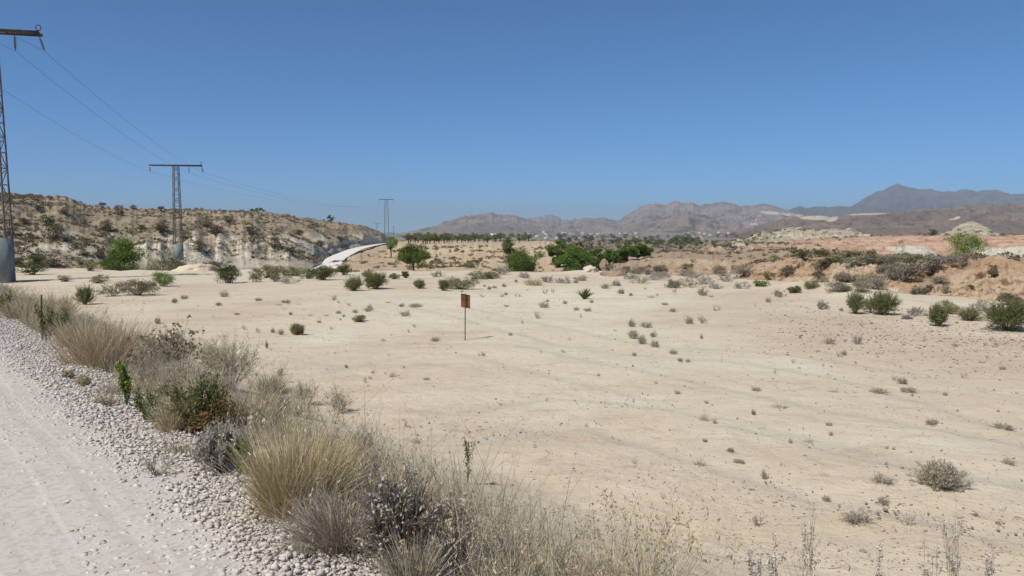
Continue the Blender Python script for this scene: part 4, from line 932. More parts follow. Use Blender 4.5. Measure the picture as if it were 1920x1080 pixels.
# shrubs on open ground: px, base y, width, height, kind, label
SH = [
    (305, 537, 38, 29, "fresh", "bush", "bright green low bush on the sand right of the pine at the hill foot"),
    (430, 531, 52, 38, "darkgreen", "bush", "dense dark green bush standing alone before the grey cliff"),
    (258, 554, 72, 31, "scrub", "shrub", "large rounded grey-green shrub on the flat left of the dark bush"),
    (205, 556, 50, 24, "silverolive", "shrub", "pale grey shrub touching the large rounded grey-green one"),
    (186, 531, 32, 17, "olive", "shrub", "small olive shrub in front of the pine at the hill foot"),
    (160, 571, 34, 36, "green", "shrub", "upright green shrub right behind the verge grass"),
    (505, 521, 66, 24, "olive", "shrub", "olive shrub heading the row before the grey cliff"),
    (548, 517, 44, 18, "olive", "shrub", "flat olive shrub in the middle of the row before the cliff"),
    (580, 522, 46, 20, "green", "shrub", "green shrub left of the dark pair before the far road"),
    (607, 525, 50, 30, "darkgreen", "shrub", "dark bushy shrub right in front of the far road"),
    (645, 516, 28, 22, "darkgreen", "shrub", "dark tufted shrub right of the foot of the far road"),
    (480, 529, 30, 18, "silverolive", "shrub", "grey shrub right beside the dense dark green bush"), (542, 532, 46, 17, "greyt", "shrub", "wide grey shrub on the sand before the olive row"),
    (517, 528, 24, 15, "silverolive", "shrub", "small grey-green shrub between two grey ones before the olive row"),
    (663, 545, 36, 28, "olive", "shrub", "yellowish olive shrub left of its greener twin on the flat"),
    (704, 542, 46, 33, "green", "shrub", "upright green broom-like shrub right of its olive twin"),
    (862, 542, 66, 24, "olive", "shrub", "wide olive shrub on the sand behind the rusty sign"),
    (832, 545, 22, 22, "olive", "shrub", "spiky olive shrub touching the wide one behind the sign"),
    (786, 541, 24, 18, "olive", "shrub", "upright olive stalks left of the wide olive shrub"),
    (900, 523, 46, 16, "olive", "shrub", "low olive shrub at the rim of the flat below the bank"), (922, 522, 36, 14, "scrub", "shrub", "low brownish shrub right of the low olive one at the rim"),
    (942, 515, 34, 20, "greyt", "shrub", "round grey shrub at the rim below the light green tree"), (1000, 535, 30, 20, "straw", "shrub", "yellowish grass clump on the sand left of the rosette"),
    (1055, 531, 44, 14, "greyt", "shrub", "flat wide grey shrub at the rim before the pine clump"), (1025, 529, 30, 13, "greyt", "shrub", "small grey shrub left of the flat wide grey one"),
    (1290, 539, 72, 21, "silverolive", "shrub", "wide grey-olive shrub on the sand left of the orange slopes"), (1262, 540, 30, 17, "olive", "shrub", "small olive shrub at the left end of the wide grey one"),
    (1320, 533, 40, 20, "greyt", "shrub", "grey rounded shrub behind the right end of the wide grey-olive one"), (1200, 531, 40, 18, "greyt", "shrub", "grey shrub on the sand right of the pink rock"),
    (1155, 536, 26, 12, "greyt", "shrub", "brownish grey shrub below the broad pink rock"), (1232, 525, 44, 16, "greyt", "shrub", "grey shrub at the rim below the dark pine"),
    (1425, 537, 30, 12, "green", "shrub", "low green shrub at the foot of the orange slopes"), (1520, 541, 32, 17, "green", "shrub", "green shrub against the orange slope, higher of two"),
    (1490, 549, 26, 14, "darkgreen", "shrub", "dark spiky shrub before the orange slope"), (1603, 588, 34, 42, "green", "shrub", "upright green shrub at the left of the green group by the mound"),
    (1655, 590, 56, 46, "green", "shrub", "largest shrub of the green group before the orange mound"), (1630, 586, 28, 28, "silverolive", "shrub", "pale grey shrub between two green ones by the mound"),
    (1758, 612, 36, 42, "green", "bush", "conical green bush standing alone on the flat at right"), (1890, 620, 92, 62, "green", "bush", "large feathery green bush cut by the right picture edge"),
    (1815, 601, 40, 26, "olive", "shrub", "pale olive shrub between the conical bush and the large feathery one"), (1700, 598, 20, 9, "greyt", "shrub", "low brown dry shrub left of the conical green bush"),
    (1775, 588, 50, 26, "olive", "shrub", "olive shrub at the foot of the orange mound behind the conical bush"), (1838, 582, 46, 22, "greyt", "shrub", "grey shrub at the foot of the orange mound"),
    (1895, 572, 44, 24, "scrub", "shrub", "brown scrubby shrub on the orange mound above the feathery bush"), (1720, 592, 40, 18, "greyt", "shrub", "pale lilac-grey dry shrub behind and left of the conical bush"),
    (1541, 580, 22, 18, "greyt", "shrub", "small grey upright shrub left of the green group by the mound"), (1460, 556, 28, 13, "greyt", "shrub", "pale pinkish grey shrub on the flat before the dark spiky one"),
    (1862, 520, 16, 24, "scrub", "shrub", "dark upright shrub on the face of the orange mound"), (557, 628, 28, 23, "olive", "shrub", "dry olive ball shrub alone on the sand left of the sign"),
    (674, 603, 26, 14, "olive", "shrub", "pale green low shrub on the sand between ball shrub and sign"),
]
SH += [(1180, 523, 34, 13, "greyt", "shrub", "low grey shrub between the pink rocks and the dark pine"), (1340, 541, 26, 12, "greyt", "shrub", "small grey shrub right of the wide grey-olive one at the rim"),
    (1362, 528, 40, 18, "greyt", "shrub", "grey shrub at the left foot of the orange slopes"), (1392, 541, 34, 14, "greyt", "shrub", "flat grey shrub in front of the left foot of the orange slopes"),
    (1245, 520, 40, 13, "greyt", "shrub", "low wide grey shrub right below the right end of the pine clump"), (1300, 521, 44, 14, "greyt", "shrub", "low grey shrub at the foot of the salmon bank"),
    (1090, 526, 30, 11, "greyt", "shrub", "low grey shrub before the broad pine at the rim"), (980, 521, 30, 12, "greyt", "shrub", "grey shrub at the rim below the low rounded pine"),
    (740, 523, 20, 11, "olive", "shrub", "small olive shrub on the sand right of the far road foot"), (690, 519, 22, 12, "olive", "shrub", "small olive shrub at the rim near the far road foot"),
    (760, 521, 14, 13, "darkgreen", "shrub", "tiny dark shrub in front of the umbrella-shaped tree"), (820, 519, 30, 12, "greyt", "shrub", "grey shrub at the rim right of the umbrella-shaped tree")]
shk = {}
def shrub_kind(m, seed, h, w, d):
    lf = np.clip(d * 0.0011, 0.022, 0.1); n = int(np.clip(2000 * (w * h / lf ** 2) / 260, 1600, 12000))
    if m == "greyt": return k_twiggy(seed, h, w, 16, 4, 3, leafmat="silver", nleaf=1500, leaf=max(0.03, lf * 0.8), r0=max(0.006, d * 0.00022), jit=0.6, single=False)
    if m == "straw": return k_grass(seed, h, w * 1.1, 700, "straw", max(0.006, d * 0.0005), 0.5)
    if m == "silverolive": return k_twiggy(seed, h, w, 16, 4, 3, leafmat="olive", nleaf=2200, leaf=max(0.035, lf * 0.9), r0=max(0.006, d * 0.0002), jit=0.6, single=False)
    if m in ("green", "olive") and h / w > 0.62:
        return k_twiggy(seed, h, w, 60, 3, 5, mat="olive", leafmat=m, nleaf=int(n * 2.2), leaf=lf * 1.15, r0=0.005, jit=0.5, spread=0.75, single=False, leafy=True)
    return k_bush(seed, h, w, n, lf * 1.15, m, clumps=max(18, int(26 * w / max(h, .2))), lump=0.42, asp=0.55)
for k, (px, py, w, h, m, cat, lb) in enumerate(SH):
    p = spot(px, py); W_, H_ = psize(w, p), psize(h, p)
    o = plant(shrub_kind(m, 100 + k, H_, W_, p[1]), "grass_clump" if m == "straw" else cat, p - np.array([0, 0, 0.02]), 1.0)
    tag(o, lb, "grass clump" if m == "straw" else cat, "shrubs on the flat")

# rosette
p = spot(1096, 561); rng = np.random.default_rng(9); n = 46
a = rng.random(n) * 6.283; tl = rng.uniform(0.05, 1.05, n); D = np.stack([np.cos(a) * np.sin(tl), np.sin(a) * np.sin(tl), np.cos(tl)], -1)
V, Fq, v, _ = blades(rng, np.zeros((n, 3)), D, psize(24, p) * rng.uniform(0.7, 1.05, n), np.full(n, 0.055), np.full(n, 0.06), 4)
o = mk("rosette_plant", V, Fq, M["green"], v=v); o.location = Vector([float(q) for q in p]); tag(o, "green spiky rosette plant alone on the pale sand right of the sign", "plant")

# ------------------------------------------------------------------ tufts on the flat
FK = {"grey": [k_twiggy(200 + i, 0.16, 0.30, 26, 3, 4, leafmat="greygrass", nleaf=120, leaf=0.02, r0=0.003, jit=0.65) for i in range(5)],
      "olive": [k_twiggy(210 + i, 0.16, 0.28, 24, 3, 4, leafmat="olive", nleaf=380, leaf=0.022, r0=0.003, jit=0.6) for i in range(3)],
      "straw": [k_grass(220 + i, 0.20, 0.26, 150, "greygrass", 0.0055, 0.55, 0.35) for i in range(4)],
      "dead": [k_twiggy(230 + i, 0.15, 0.26, 7, 3, 3, r0=0.0045, jit=0.7) for i in range(4)],
      "sparse": [k_grass(240 + i, 0.26, 0.22, 34, "greygrass", 0.005, 0.45, 0.3, heads=8) for i in range(3)]}
WORDS = {"grey": "grey twiggy cushion plant", "olive": "olive cushion plant", "straw": "dry grass tuft", "dead": "bare dead twig plant", "sparse": "sparse dry stalks"}
CATS = {"grey": "cushion plant", "olive": "cushion plant", "straw": "grass tuft", "dead": "dead plant", "sparse": "dry stalks"}
TF = """421 557 17 14 grey,536 568 18 7 grey,484 564 15 7 grey,622 563 26 10 dead,410 573 18 8 grey,691 584 20 10 grey,780 576 30 8 grey,760 593 24 12 grey,635 588 12 6 grey,500 653 7 17 grey,486 624 16 10 dead,459 618 13 9 dead,512 624 10 10 grey,527 628 12 12 grey,417 633 22 16 sparse,736 707 9 22 straw,685 718 8 14 dead,649 690 8 8 grey,526 704 15 14 olive,776 614 9 8 dead,767 624 8 8 dead,296 607 14 16 grey,331 608 10 9 straw,345 561 15 10 grey,
1007 597 22 15 dead,1020 577 20 13 grey,1080 582 14 8 grey,1102 584 18 8 grey,1184 613 18 18 grey,1212 614 24 11 grey,1187 635 22 18 grey,1204 645 18 18 grey,1225 632 15 12 grey,1227 651 19 17 grey,1070 638 10 17 sparse,1290 605 18 16 dead,1316 605 18 15 dead,1262 585 16 8 grey,1247 572 14 6 grey,1221 558 12 10 straw,1165 551 14 10 olive,1135 541 20 10 olive,967 557 6 8 dead,975 557 8 6 dead,949 575 12 4 grey,949 553 8 6 grey,917 543 10 7 olive,945 538 10 7 olive,1022 529 8 8 olive,1054 528 8 6 grey,1109 568 10 6 grey,1189 668 10 10 grey,1275 678 12 8 grey,1290 679 10 7 grey,1262 664 20 9 grey,980 608 9 9 dead,1057 661 12 7 dead,957 629 9 6 grey,1015 661 6 5 dead,1090 596 9 8 dead,
1343 583 20 12 dead,1292 607 16 14 grey,1320 607 24 16 dead,1317 554 22 15 olive,1333 557 12 9 straw,1440 567 12 10 grey,1462 558 10 7 grey,1577 583 10 7 grey,1555 645 24 15 grey,1608 645 18 18 grey,1573 669 13 12 dead,1583 666 12 11 grey,1693 720 20 12 olive,1677 712 12 16 sparse,1650 737 40 9 grey,1703 736 32 11 grey,1722 771 10 15 sparse,1747 796 32 12 grey,1880 804 44 13 grey,1463 765 36 15 straw,1417 733 20 8 grey,1320 788 18 30 straw,1340 794 10 22 straw,1555 798 16 8 grey,1517 829 16 14 straw,1482 831 10 10 grey,1322 829 10 9 grey,1558 817 8 8 grey,1807 709 15 12 dead,1692 689 14 12 sparse,1698 598 20 8 dead,1487 680 12 8 dead,1543 687 7 7 dead,1315 635 8 9 grey,
1655 905 50 16 grey,1310 872 26 26 straw,1432 898 14 20 grey,1423 985 34 28 dead,1607 980 62 24 grey,1700 985 32 24 dead,1891 870 28 12 grey,1549 940 18 12 grey,1545 893 24 22 sparse,1830 968 12 9 grey,1655 945 30 14 grey,1384 868 20 6 grey,782 831 16 26 straw,760 800 10 16 dead,700 700 14 8 dead,816 640 20 8 grey,906 668 24 10 dead,720 640 20 5 dead,1880 693 14 8 grey,1790 650 12 8 grey,1455 700 12 7 dead,1230 720 10 7 dead,1120 705 14 6 dead,940 760 10 7 dead,1100 800 12 6 dead,1003 840 9 8 dead,1190 870 12 8 dead,1243 935 12 10 dead"""
def sizeword(w, h, p):
    m = max(psize(w, p), psize(h, p))
    s = "tiny" if m < 0.14 else "small" if m < 0.26 else "larger"
    return s + (" tall" if h > w * 1.25 else " flat" if w > h * 2.3 else "")
def tuft(px, py, w, h, k):
    p = spot(px, py); W_, H_ = max(0.05, psize(w, p)), max(0.04, psize(h, p))
    kd = FK[k][int(RNG.integers(len(FK[k])))]
    base = {"grey": (0.30, 0.16), "olive": (0.28, 0.16), "straw": (0.26, 0.20), "dead": (0.26, 0.15), "sparse": (0.22, 0.26)}[k]
    o = plant(kd, CATS[k].replace(" ", "_"), p, W_ / base[0] * 1.06, None, H_ / base[1] * 1.06)
    return reg(o, px, py, f"{sizeword(w, h, p)} {WORDS[k]}", CATS[k], "tufts scattered on the bare flat")
for row in TF.replace("\n", "").split(","):
    a = row.split(); tuft(*[float(q) for q in a[:4]], a[4])
# the strew of further small tufts, thicker towards the far rim
CL = [(560, 566), (640, 600), (780, 575), (950, 556), (1180, 625), (1300, 600), (1450, 560), (1560, 660), (1690, 725), (1660, 935), (700, 705), (1320, 800), (1240, 545), (900, 532), (430, 600), (1060, 535)]
cnt = 0
while cnt < 65:
    q = CL[int(RNG.integers(len(CL)))]; px = q[0] + RNG.normal() * 62; py = q[1] + RNG.normal() * 0.10 * (q[1] - 440)
    if py < 500: continue
    lim = np.interp(px, [240, 700, 1100, 1400, 1700, 1900], [556, 524, 524, 540, 600, 628])
    if py < lim or (py > 600 and px < 420 + (py - 600) * 1.3): continue
    s = RNG.uniform(0.55, 1.3) * np.interp(py, [520, 640, 860], [11, 8.5, 12])
    k = RNG.choice(["grey", "grey", "dead", "olive", "straw", "dead", "sparse"])
    tuft(px, py, s * RNG.uniform(0.8, 1.5), s * RNG.uniform(0.45, 0.85), k); cnt += 1
# the big cushion at right
p = spot(1765, 913); o = plant(k_twiggy(300, psize(44, p), psize(92, p), 70, 4, 4, leafmat="greygrass", nleaf=2600, leaf=0.022, r0=0.004, jit=0.42, single=False), "cushion_plant", p); tag(o, "large grey cushion shrub of curved dry twigs on the sand at right", "cushion plant")

# ------------------------------------------------------------------ the road verge
VG = []
def vplant(px, py, kind, name, label, cat):
    p = spot(px, py); o = plant(kind, name, p - np.array([0, 0, 0.01])); tag(o, label, cat, "plants of the road verge"); return p
def vp(px, py): return spot(px, py)
def vgrass(px, py, w, h, n, mat, name, label, seed, lean=0.32, bend=0.28, heads=30, bw=0.0042):
    p = vp(px, py); vplant(px, py, k_grass(seed, psize(h, p), psize(w, p), n, mat, max(bw, p[1] * 0.00062), lean, bend, heads, "straw"), name, label, "grass tussock")
vgrass(195, 690, 150, 130, 2300, "golden", "grass_tussock", "broad golden grass tussock at the road edge, beyond the two small ball plants", 401)
vgrass(150, 655, 90, 90, 1000, "golden", "grass_tussock", "golden grass tussock just right of the iron rod", 402)
vgrass(260, 672, 110, 80, 1100, "straw", "grass_tussock", "straw tussock behind the broad golden one", 403)
vgrass(40, 600, 90, 62, 900, "straw", "grass_tussock", "straw-coloured tussock left of the iron rod by the concrete block", 404)
vgrass(105, 585, 80, 50, 800, "straw", "grass_tussock", "pale straw tussock behind the iron rod", 405)
vgrass(12, 570, 60, 40, 700, "straw", "grass_tussock", "straw tussock at the left picture edge below the concrete block", 406)
vgrass(552, 966, 158, 222, 4200, "golden", "grass_tussock", "huge golden grass tussock overhanging the gravel in the middle of the verge", 407, 0.22, 0.26, 60)
vgrass(610, 900, 150, 130, 1800, "golden", "grass_tussock", "golden tussock half behind the right side of the huge one", 408, 0.4)
vgrass(648, 1030, 150, 190, 2000, "greygrass", "grass_tussock", "grey-tan tussock between the huge golden one and the twiggy seeded shrub", 409, 0.42, 0.4, 40)
vgrass(335, 850, 36, 46, 260, "straw", "grass_tussock", "small straw tuft rooted in the gravel left of the silver shrub", 410, 0.3)
vgrass(330, 806, 80, 112, 800, "golden", "grass_tussock", "yellow stalks at the left side of the browned green bush", 411, 0.25, 0.25, 20)
vgrass(480, 800, 110, 110, 1300, "straw", "grass_tussock", "straw tussock right of the browned green bush", 412, 0.35)
vgrass(500, 735, 70, 70, 700, "greygrass", "grass_tussock", "grey tussock behind the straw one, on the sand side of the verge", 413, 0.3)
vgrass(560, 780, 60, 60, 500, "greygrass", "grass_tussock", "grey upright tussock on the sand behind the huge golden one", 414, 0.25)
vgrass(695, 900, 60, 70, 420, "greygrass", "grass_tussock", "sparse grey tussock on the sand right of the huge golden one", 415, 0.35)
vgrass(780, 1095, 90, 170, 700, "greygrass", "grass_tussock", "grey-brown tussock right of the twiggy seeded shrub", 416, 0.25, 0.3, 40)
vgrass(910, 1110, 160, 150, 520, "greygrass", "grass_tussock", "wide grey grass tussock at the lower picture edge", 417, 0.4, 0.45, 40)
vgrass(1040, 1120, 110, 130, 160, "greygrass", "grass_tussock", "thin grey tussock at the lower picture edge right of the wide one", 418, 0.35, 0.3, 40)
vgrass(1180, 1150, 190, 250, 260, "golden", "grass_tussock", "tall thin golden stalks at the lower picture edge", 419, 0.3, 0.18, 120)
vgrass(1230, 1160, 150, 260, 120, "straw", "grass_tussock", "tallest straw stalks leaning right at the lower picture edge", 420, 0.35, 0.2, 60)
vgrass(232, 740, 60, 50, 420, "greygrass", "grass_tussock", "grey tussock in front of the broad golden one", 421, 0.3)
vgrass(205, 760, 40, 50, 300, "straw", "grass_tussock", "upright straw tuft at the gravel edge right of the ball plants", 422, 0.25)
def vtwig(px, py, w, h, n0, lv, kd, name, label, seed, **kw):
    p = vp(px, py); vplant(px, py, k_twiggy(seed, psize(h, p), psize(w, p), n0, lv, kd, single=False, **kw), name, label, "shrub")
vtwig(312, 706, 130, 92, 60, 4, 3, "dry_shrub", "grey-brown shrub with pinkish seed heads behind the green stalks", 431, leafmat="straw", nleaf=2600, leaf=0.022, r0=0.005, headmat="redbrown", nhead=220, head=0.035, jit=0.4)
vtwig(415, 885, 96, 92, 40, 4, 4, "silver_shrub", "silver-grey leafy shrub at the edge of the gravel", 432, leafmat="silver", nleaf=4200, leaf=0.026, r0=0.005, jit=0.45)
vtwig(745, 1068, 170, 185, 60, 4, 4, "seeded_shrub", "dark twiggy seeded shrub, dried grey, with pale flower heads", 433, mat="drygrey", leafmat="drygrey", nleaf=4200, leaf=0.016, r0=0.005, headmat="seed", nhead=190, head=0.016, jit=0.5)
vtwig(600, 1000, 110, 90, 30, 4, 3, "dry_shrub", "pale grey dried shrub at the gravel edge below the huge golden tussock", 434, leafmat="silver", nleaf=900, leaf=0.018, r0=0.004, jit=0.6)
vtwig(640, 775, 60, 58, 16, 4, 3, "dry_shrub", "reddish bare-twigged shrub on the sand behind the golden tussocks", 435, mat="greytwig", leafmat="redbrown", nleaf=200, leaf=0.02, r0=0.004, jit=0.6)
vtwig(575, 760, 60, 50, 20, 4, 3, "dry_shrub", "grey dried shrub between the grey tussocks on the sand side", 436, leafmat="greygrass", nleaf=700, leaf=0.02, r0=0.004, jit=0.5)
vtwig(300, 890, 70, 46, 9, 3, 3, "dry_shrub", "dark bare dead shrub lying on the gravel", 437, r0=0.004, jit=0.8)
vtwig(575, 1040, 70, 40, 9, 3, 3, "dry_shrub", "grey dead twigs on the gravel left of the grey-tan tussock", 438, r0=0.004, jit=0.8)
vtwig(430, 730, 130, 100, 44, 4, 3, "dry_shrub", "tan dried shrub on the verge top behind the browned green bush", 439, leafmat="straw", nleaf=2200, leaf=0.022, r0=0.0045, jit=0.4)
vtwig(395, 690, 80, 60, 40, 4, 3, "dry_shrub", "pinkish grey dried shrub at the sand side of the verge", 440, leafmat="straw", nleaf=1200, leaf=0.022, r0=0.0045, jit=0.4)
def vgreen(px, py, w, h, n0, nl, name, label, seed, mat="green", lf=0.03, lv=2, kd=3, jit=0.2, spread=0.35):
    p = vp(px, py); vplant(px, py, k_twiggy(seed, psize(h, p), psize(w, p), n0, lv, kd, mat="bark", leafmat=mat, nleaf=nl, leaf=lf, r0=0.004, jit=jit, spread=spread, single=False), name, label, "shrub")
vgreen(375, 815, 135, 120, 40, 2600, "green_shrub", "green bush with browned leaves at the gravel edge of the verge", 451, lv=3, jit=0.35, spread=0.6)
p = vp(392, 818); vplant(392, 818, k_bush(452, psize(86, p), psize(92, p), 2600, 0.026, "browned", clumps=26, lump=0.4), "browned_shrub", "brown withered shrub inside the right half of the green bush", "shrub")
vgreen(455, 890, 32, 72, 7, 900, "green_shrub", "narrow fresh green shrub right of the silver shrub", 453, "fresh", 0.028)
vgreen(240, 765, 34, 90, 6, 800, "green_shrub", "tall fresh green stalks in front of the broad golden tussock", 454, "fresh", 0.034)
vgreen(90, 640, 44, 76, 10, 1200, "green_shrub", "tall green stalks right beside the iron rod", 455, "green", 0.04)
vgreen(118, 632, 40, 60, 9, 900, "green_shrub", "green stalks second right of the iron rod", 456, "green", 0.04)
vgreen(275, 790, 50, 70, 10, 900, "green_shrub", "green leafy stalks at the gravel edge left of the browned bush", 457, "green", 0.03)
vgreen(505, 770, 26, 40, 5, 260, "green_shrub", "leaning green sprig right of the browned bush", 458, "fresh", 0.03)
vgreen(628, 770, 14, 30, 3, 140, "green_shrub", "short green sprig on the sand beside the reddish bare-twigged shrub", 459, "fresh", 0.026)
vgreen(876, 906, 26, 92, 3, 150, "leafy_sprig", "lone green-tipped stem standing on the sand right of the verge", 460, "green", 0.026, 2, 2, 0.15, 0.14)
vgreen(10, 590, 40, 45, 8, 700, "green_shrub", "green shrub at the left picture edge in the straw grass", 461, "green", 0.045)
for px, py, s, lb in ((158, 724, 24, "small round dry ball plant on the gravel, right of two"), (128, 711, 19, "smaller dry ball plant on the gravel, left of two")):
    p = vp(px, py); vplant(px, py, k_twiggy(470 + px, psize(s, p), psize(s * 1.1, p), 50, 3, 4, mat="straw", leafmat="straw", nleaf=500, leaf=0.02, r0=0.003, jit=0.4), "ball_plant", lb, "plant")
# flower stalks at the lower right
def flower(px, ybase, ytop, w, label, seed, n0=3):
    p = vp(px, ybase); h = psize(ybase - ytop, p); rng = np.random.default_rng(seed)
    S0, S1, a, b, E = branch(rng, n0 + 1, h, 0.30, 3, 4, 0.5, 0.0022, 0.5, 0.05)
    kz = h / np.percentile(S1[:, 2], 99.5); kx = psize(w, p) / 2 / max(0.01, np.percentile(np.hypot(S1[:, 0], S1[:, 1]), 97)); K = np.array([kx, kx, kz])
    S0, S1, E = S0 * K, S1 * K, E * K
    V, Fq, v = tubes(S0, S1, a, b, 3, rng.random(len(S0)))
    i = rng.integers(0, len(S0), 120); t = rng.random((120, 1)); Q = S0[i] * (1 - t) + S1[i] * t; Q = Q[Q[:, 2] > h * 0.35]
    Q = Q + rng.normal(size=Q.shape) * 0.005
    Q2 = np.repeat(Q, 3, 0) + rng.normal(size=(len(Q) * 3, 3)) * 0.006
    V2, F2, v2 = leaves(rng, Q2, 0.012, 0.7); Qb = Q[::2]; V3, F3, v3 = leaves(rng, np.repeat(Qb, 2, 0) + rng.normal(size=(len(Qb) * 2, 3)) * 0.006, 0.011, 0.5)
    k = [part("stem", V, Fq, M["greytwig"], v), part("blossom", V2, F2, M["seed"], v2), part("leaves", V3, F3, M["redbrown"], v3)]
    o = plant(k, "flower_stalk", p); tag(o, label, "flower stalk", "dried flower stalks at the lower right")
flower(1512, 1170, 926, 70, "tallest dried flower stalk with white tufts, left of the large grey cushion shrub", 501, 4)
flower(1450, 1165, 995, 40, "shorter dried flower stalk left of the tallest white-tufted one", 502, 2)
flower(1412, 1165, 1020, 30, "low dried flower stalk, leftmost of the white-tufted ones", 503, 2)
flower(1785, 1180, 920, 60, "tall dried flower stalk below the large grey cushion shrub", 504, 4)
flower(1745, 1170, 985, 40, "bent dried flower stalk just left of the tall one below the cushion shrub", 505, 2)
flower(1640, 1165, 1005, 22, "single thin dried flower stalk midway along the lower edge", 506, 1)
flower(1845, 1175, 1015, 36, "short dried flower stalk, rightmost of the white-tufted ones", 507, 2)
vgrass(1500, 1150, 150, 120, 700, "greygrass", "grass_tussock", "grey grass tussock under the tallest dried flower stalk", 508, 0.5, 0.4, 10)

# more tussocks and dry shrubs of the verge, each a thing
VK = [("grass_tussock", "straw-coloured grass tussock", k_grass(520 + i, 0.5, 0.42, 420, m, 0.0055, 0.35, 0.3, 24)) for i, m in enumerate(["straw", "greygrass", "golden", "straw"])] + \
     [("dry_shrub", "dry twiggy shrub", k_twiggy(530 + i, 0.42, 0.5, 26, 4, 3, leafmat=m, nleaf=900, leaf=0.024, r0=0.0045, jit=0.45)) for i, m in enumerate(["greygrass", "silver", "greygrass"])]
ND = ["straw-coloured grass tussock", "grey grass tussock", "golden grass tussock", "pale dry grass tussock", "brownish dry twiggy shrub", "silvery dry twiggy shrub", "grey dry twiggy shrub"]
cnt = 0
while cnt < 100:
    t = RNG.uniform(0.2, 1) ** 1.5 * 36 - 1.5; s = 0.25 + abs(RNG.normal()) * 0.58
    if s > 1.7: continue
    xy = N_ * (EDGE + s) + U_ * t
    if xy[1] < 2.6: continue
    p = np.array([xy[0], xy[1], float(Gz(xy[0], xy[1]))]); px, py = pix(p)
    if px > 820 and (s > 0.9 or RNG.random() < 0.6) or px < -120 or py > 1180 or (py > 740 and s > 1.3 and RNG.random() < 0.75): continue
    k = int(RNG.choice([0, 0, 1, 1, 2, 3, 3, 4, 5, 6])); sc = RNG.uniform(0.45, 1.05) * (0.8 if s > 1.6 else 1.0)
    o = plant(VK[k][2], VK[k][0], p - np.array([0, 0, 0.01]), sc)
    reg(o, px, py, ("small " if sc < 0.65 else "large " if sc > 0.9 else "") + ND[k], "grass tussock" if k < 4 else "shrub", "plants of the road verge"); cnt += 1
# the thin dry grass between them
rng = np.random.default_rng(610); n = 46000
t = rng.random(n) ** 1.7 * 44 - 2.5; s = 0.12 + np.abs(rng.normal(size=n)) * 0.66
xy = N_[None] * (EDGE + s)[:, None] + U_[None] * t[:, None]
keep = (vnoise(xy[:, 0] * 1.6, xy[:, 1] * 1.6, 77) * 1.3 > 0.42 + 0.22 * s + 0.35 * smooth((3.4 - xy[:, 1]) / 0.6)) & (xy[:, 1] > 1.5)
xy = xy[keep]; n = len(xy); z = Gz(xy[:, 0], xy[:, 1])
tl = np.abs(rng.normal(size=n)) * 0.4; a = rng.random(n) * 6.283
D = np.stack([np.cos(a) * np.sin(tl), np.sin(a) * np.sin(tl), np.cos(tl)], -1)
V, Fq, v, _ = blades(rng, np.stack([xy[:, 0], xy[:, 1], z - 0.01], -1), D, rng.gamma(3, 0.085, n), np.maximum(0.004, xy[:, 1] * 0.00055) * rng.uniform(0.6, 1.2, n), rng.uniform(0.05, 0.5, n), 3)
tag(mk("dry_grass", V, Fq, M["greygrass"], v=v), "thin dry grass growing between the plants of the road verge", "grass", kind="stuff")

# ------------------------------------------------------------------ loose stones, pebbles and litter
ICO = None
def stones(name, x, y, z, size, rng, mat, flatz=0.6):
    f = (1 + 5 ** 0.5) / 2
    I = unit(np.array([[-1, f, 0], [1, f, 0], [-1, -f, 0], [1, -f, 0], [0, -1, f], [0, 1, f], [0, -1, -f], [0, 1, -f], [f, 0, -1], [f, 0, 1], [-f, 0, -1], [-f, 0, 1]], float))
    T_ = np.array([[0, 11, 5], [0, 5, 1], [0, 1, 7], [0, 7, 10], [0, 10, 11], [1, 5, 9], [5, 11, 4], [11, 10, 2], [10, 7, 6], [7, 1, 8], [3, 9, 4], [3, 4, 2], [3, 2, 6], [3, 6, 8], [3, 8, 9], [4, 9, 5], [2, 4, 11], [6, 2, 10], [8, 6, 7], [9, 8, 1]])
    n = len(x); k = rng.uniform(0.6, 1.15, (n, 12, 1)); sc = np.stack([rng.uniform(0.7, 1.5, n), rng.uniform(0.6, 1.0, n), rng.uniform(0.4, 0.8, n) * flatz / 0.6], -1)
    P = I[None] * k * sc[:, None] * size[:, None, None] * 0.5
    a = rng.random(n) * 6.283; b_ = rng.normal(size=n) * 0.35
    ca, sa, cb, sb = np.cos(a)[:, None], np.sin(a)[:, None], np.cos(b_)[:, None], np.sin(b_)[:, None]
    X, Y, Z = P[..., 0], P[..., 1], P[..., 2]
    Y, Z = Y * cb - Z * sb, Y * sb + Z * cb
    X, Y = X * ca - Y * sa, X * sa + Y * ca
    V = np.stack([X + x[:, None], Y + y[:, None], Z + z[:, None] + size[:, None] * 0.12], -1).reshape(-1, 3)
    Fq = (T_[None] + (np.arange(n) * 12)[:, None, None]).reshape(-1, 3)
    return mk(name, V, Fq, M[mat], v=np.repeat(rng.random(n), 12))
rng = np.random.default_rng(700)
n = 260000; t = rng.random(n) ** 2.0 * 32 - 2.2
s = np.where(rng.random(n) < 0.72, rng.normal(-0.62, 0.5, n), rng.normal(-1.35, 0.95, n)); s = np.where(s > 0.45, 0.45 - (s - 0.45), s)
xy = N_[None] * (EDGE + s)[:, None] + U_[None] * t[:, None]; kp = (xy[:, 1] > 1.9) & (s > -4.5) & (fbm(xy[:, 0] * 1.3, xy[:, 1] * 1.3, 91, 3) * 0.9 + rng.random(n) > np.where(s < -1.25, 0.55, 0.22)); xy = xy[kp]; s = s[kp]
size = rng.gamma(3.0, 0.0067, len(xy)) * np.where(s < -1.2, 0.42, 1.0); size = np.clip(size, 0.006, 0.052)
w_ = -(s - 0.15) / 6.55
zr = np.where(s < 0.12, 0.012 + 0.05 * np.sin(np.clip(w_, 0, 1) * PI) ** 0.7, Gz(xy[:, 0], xy[:, 1]))
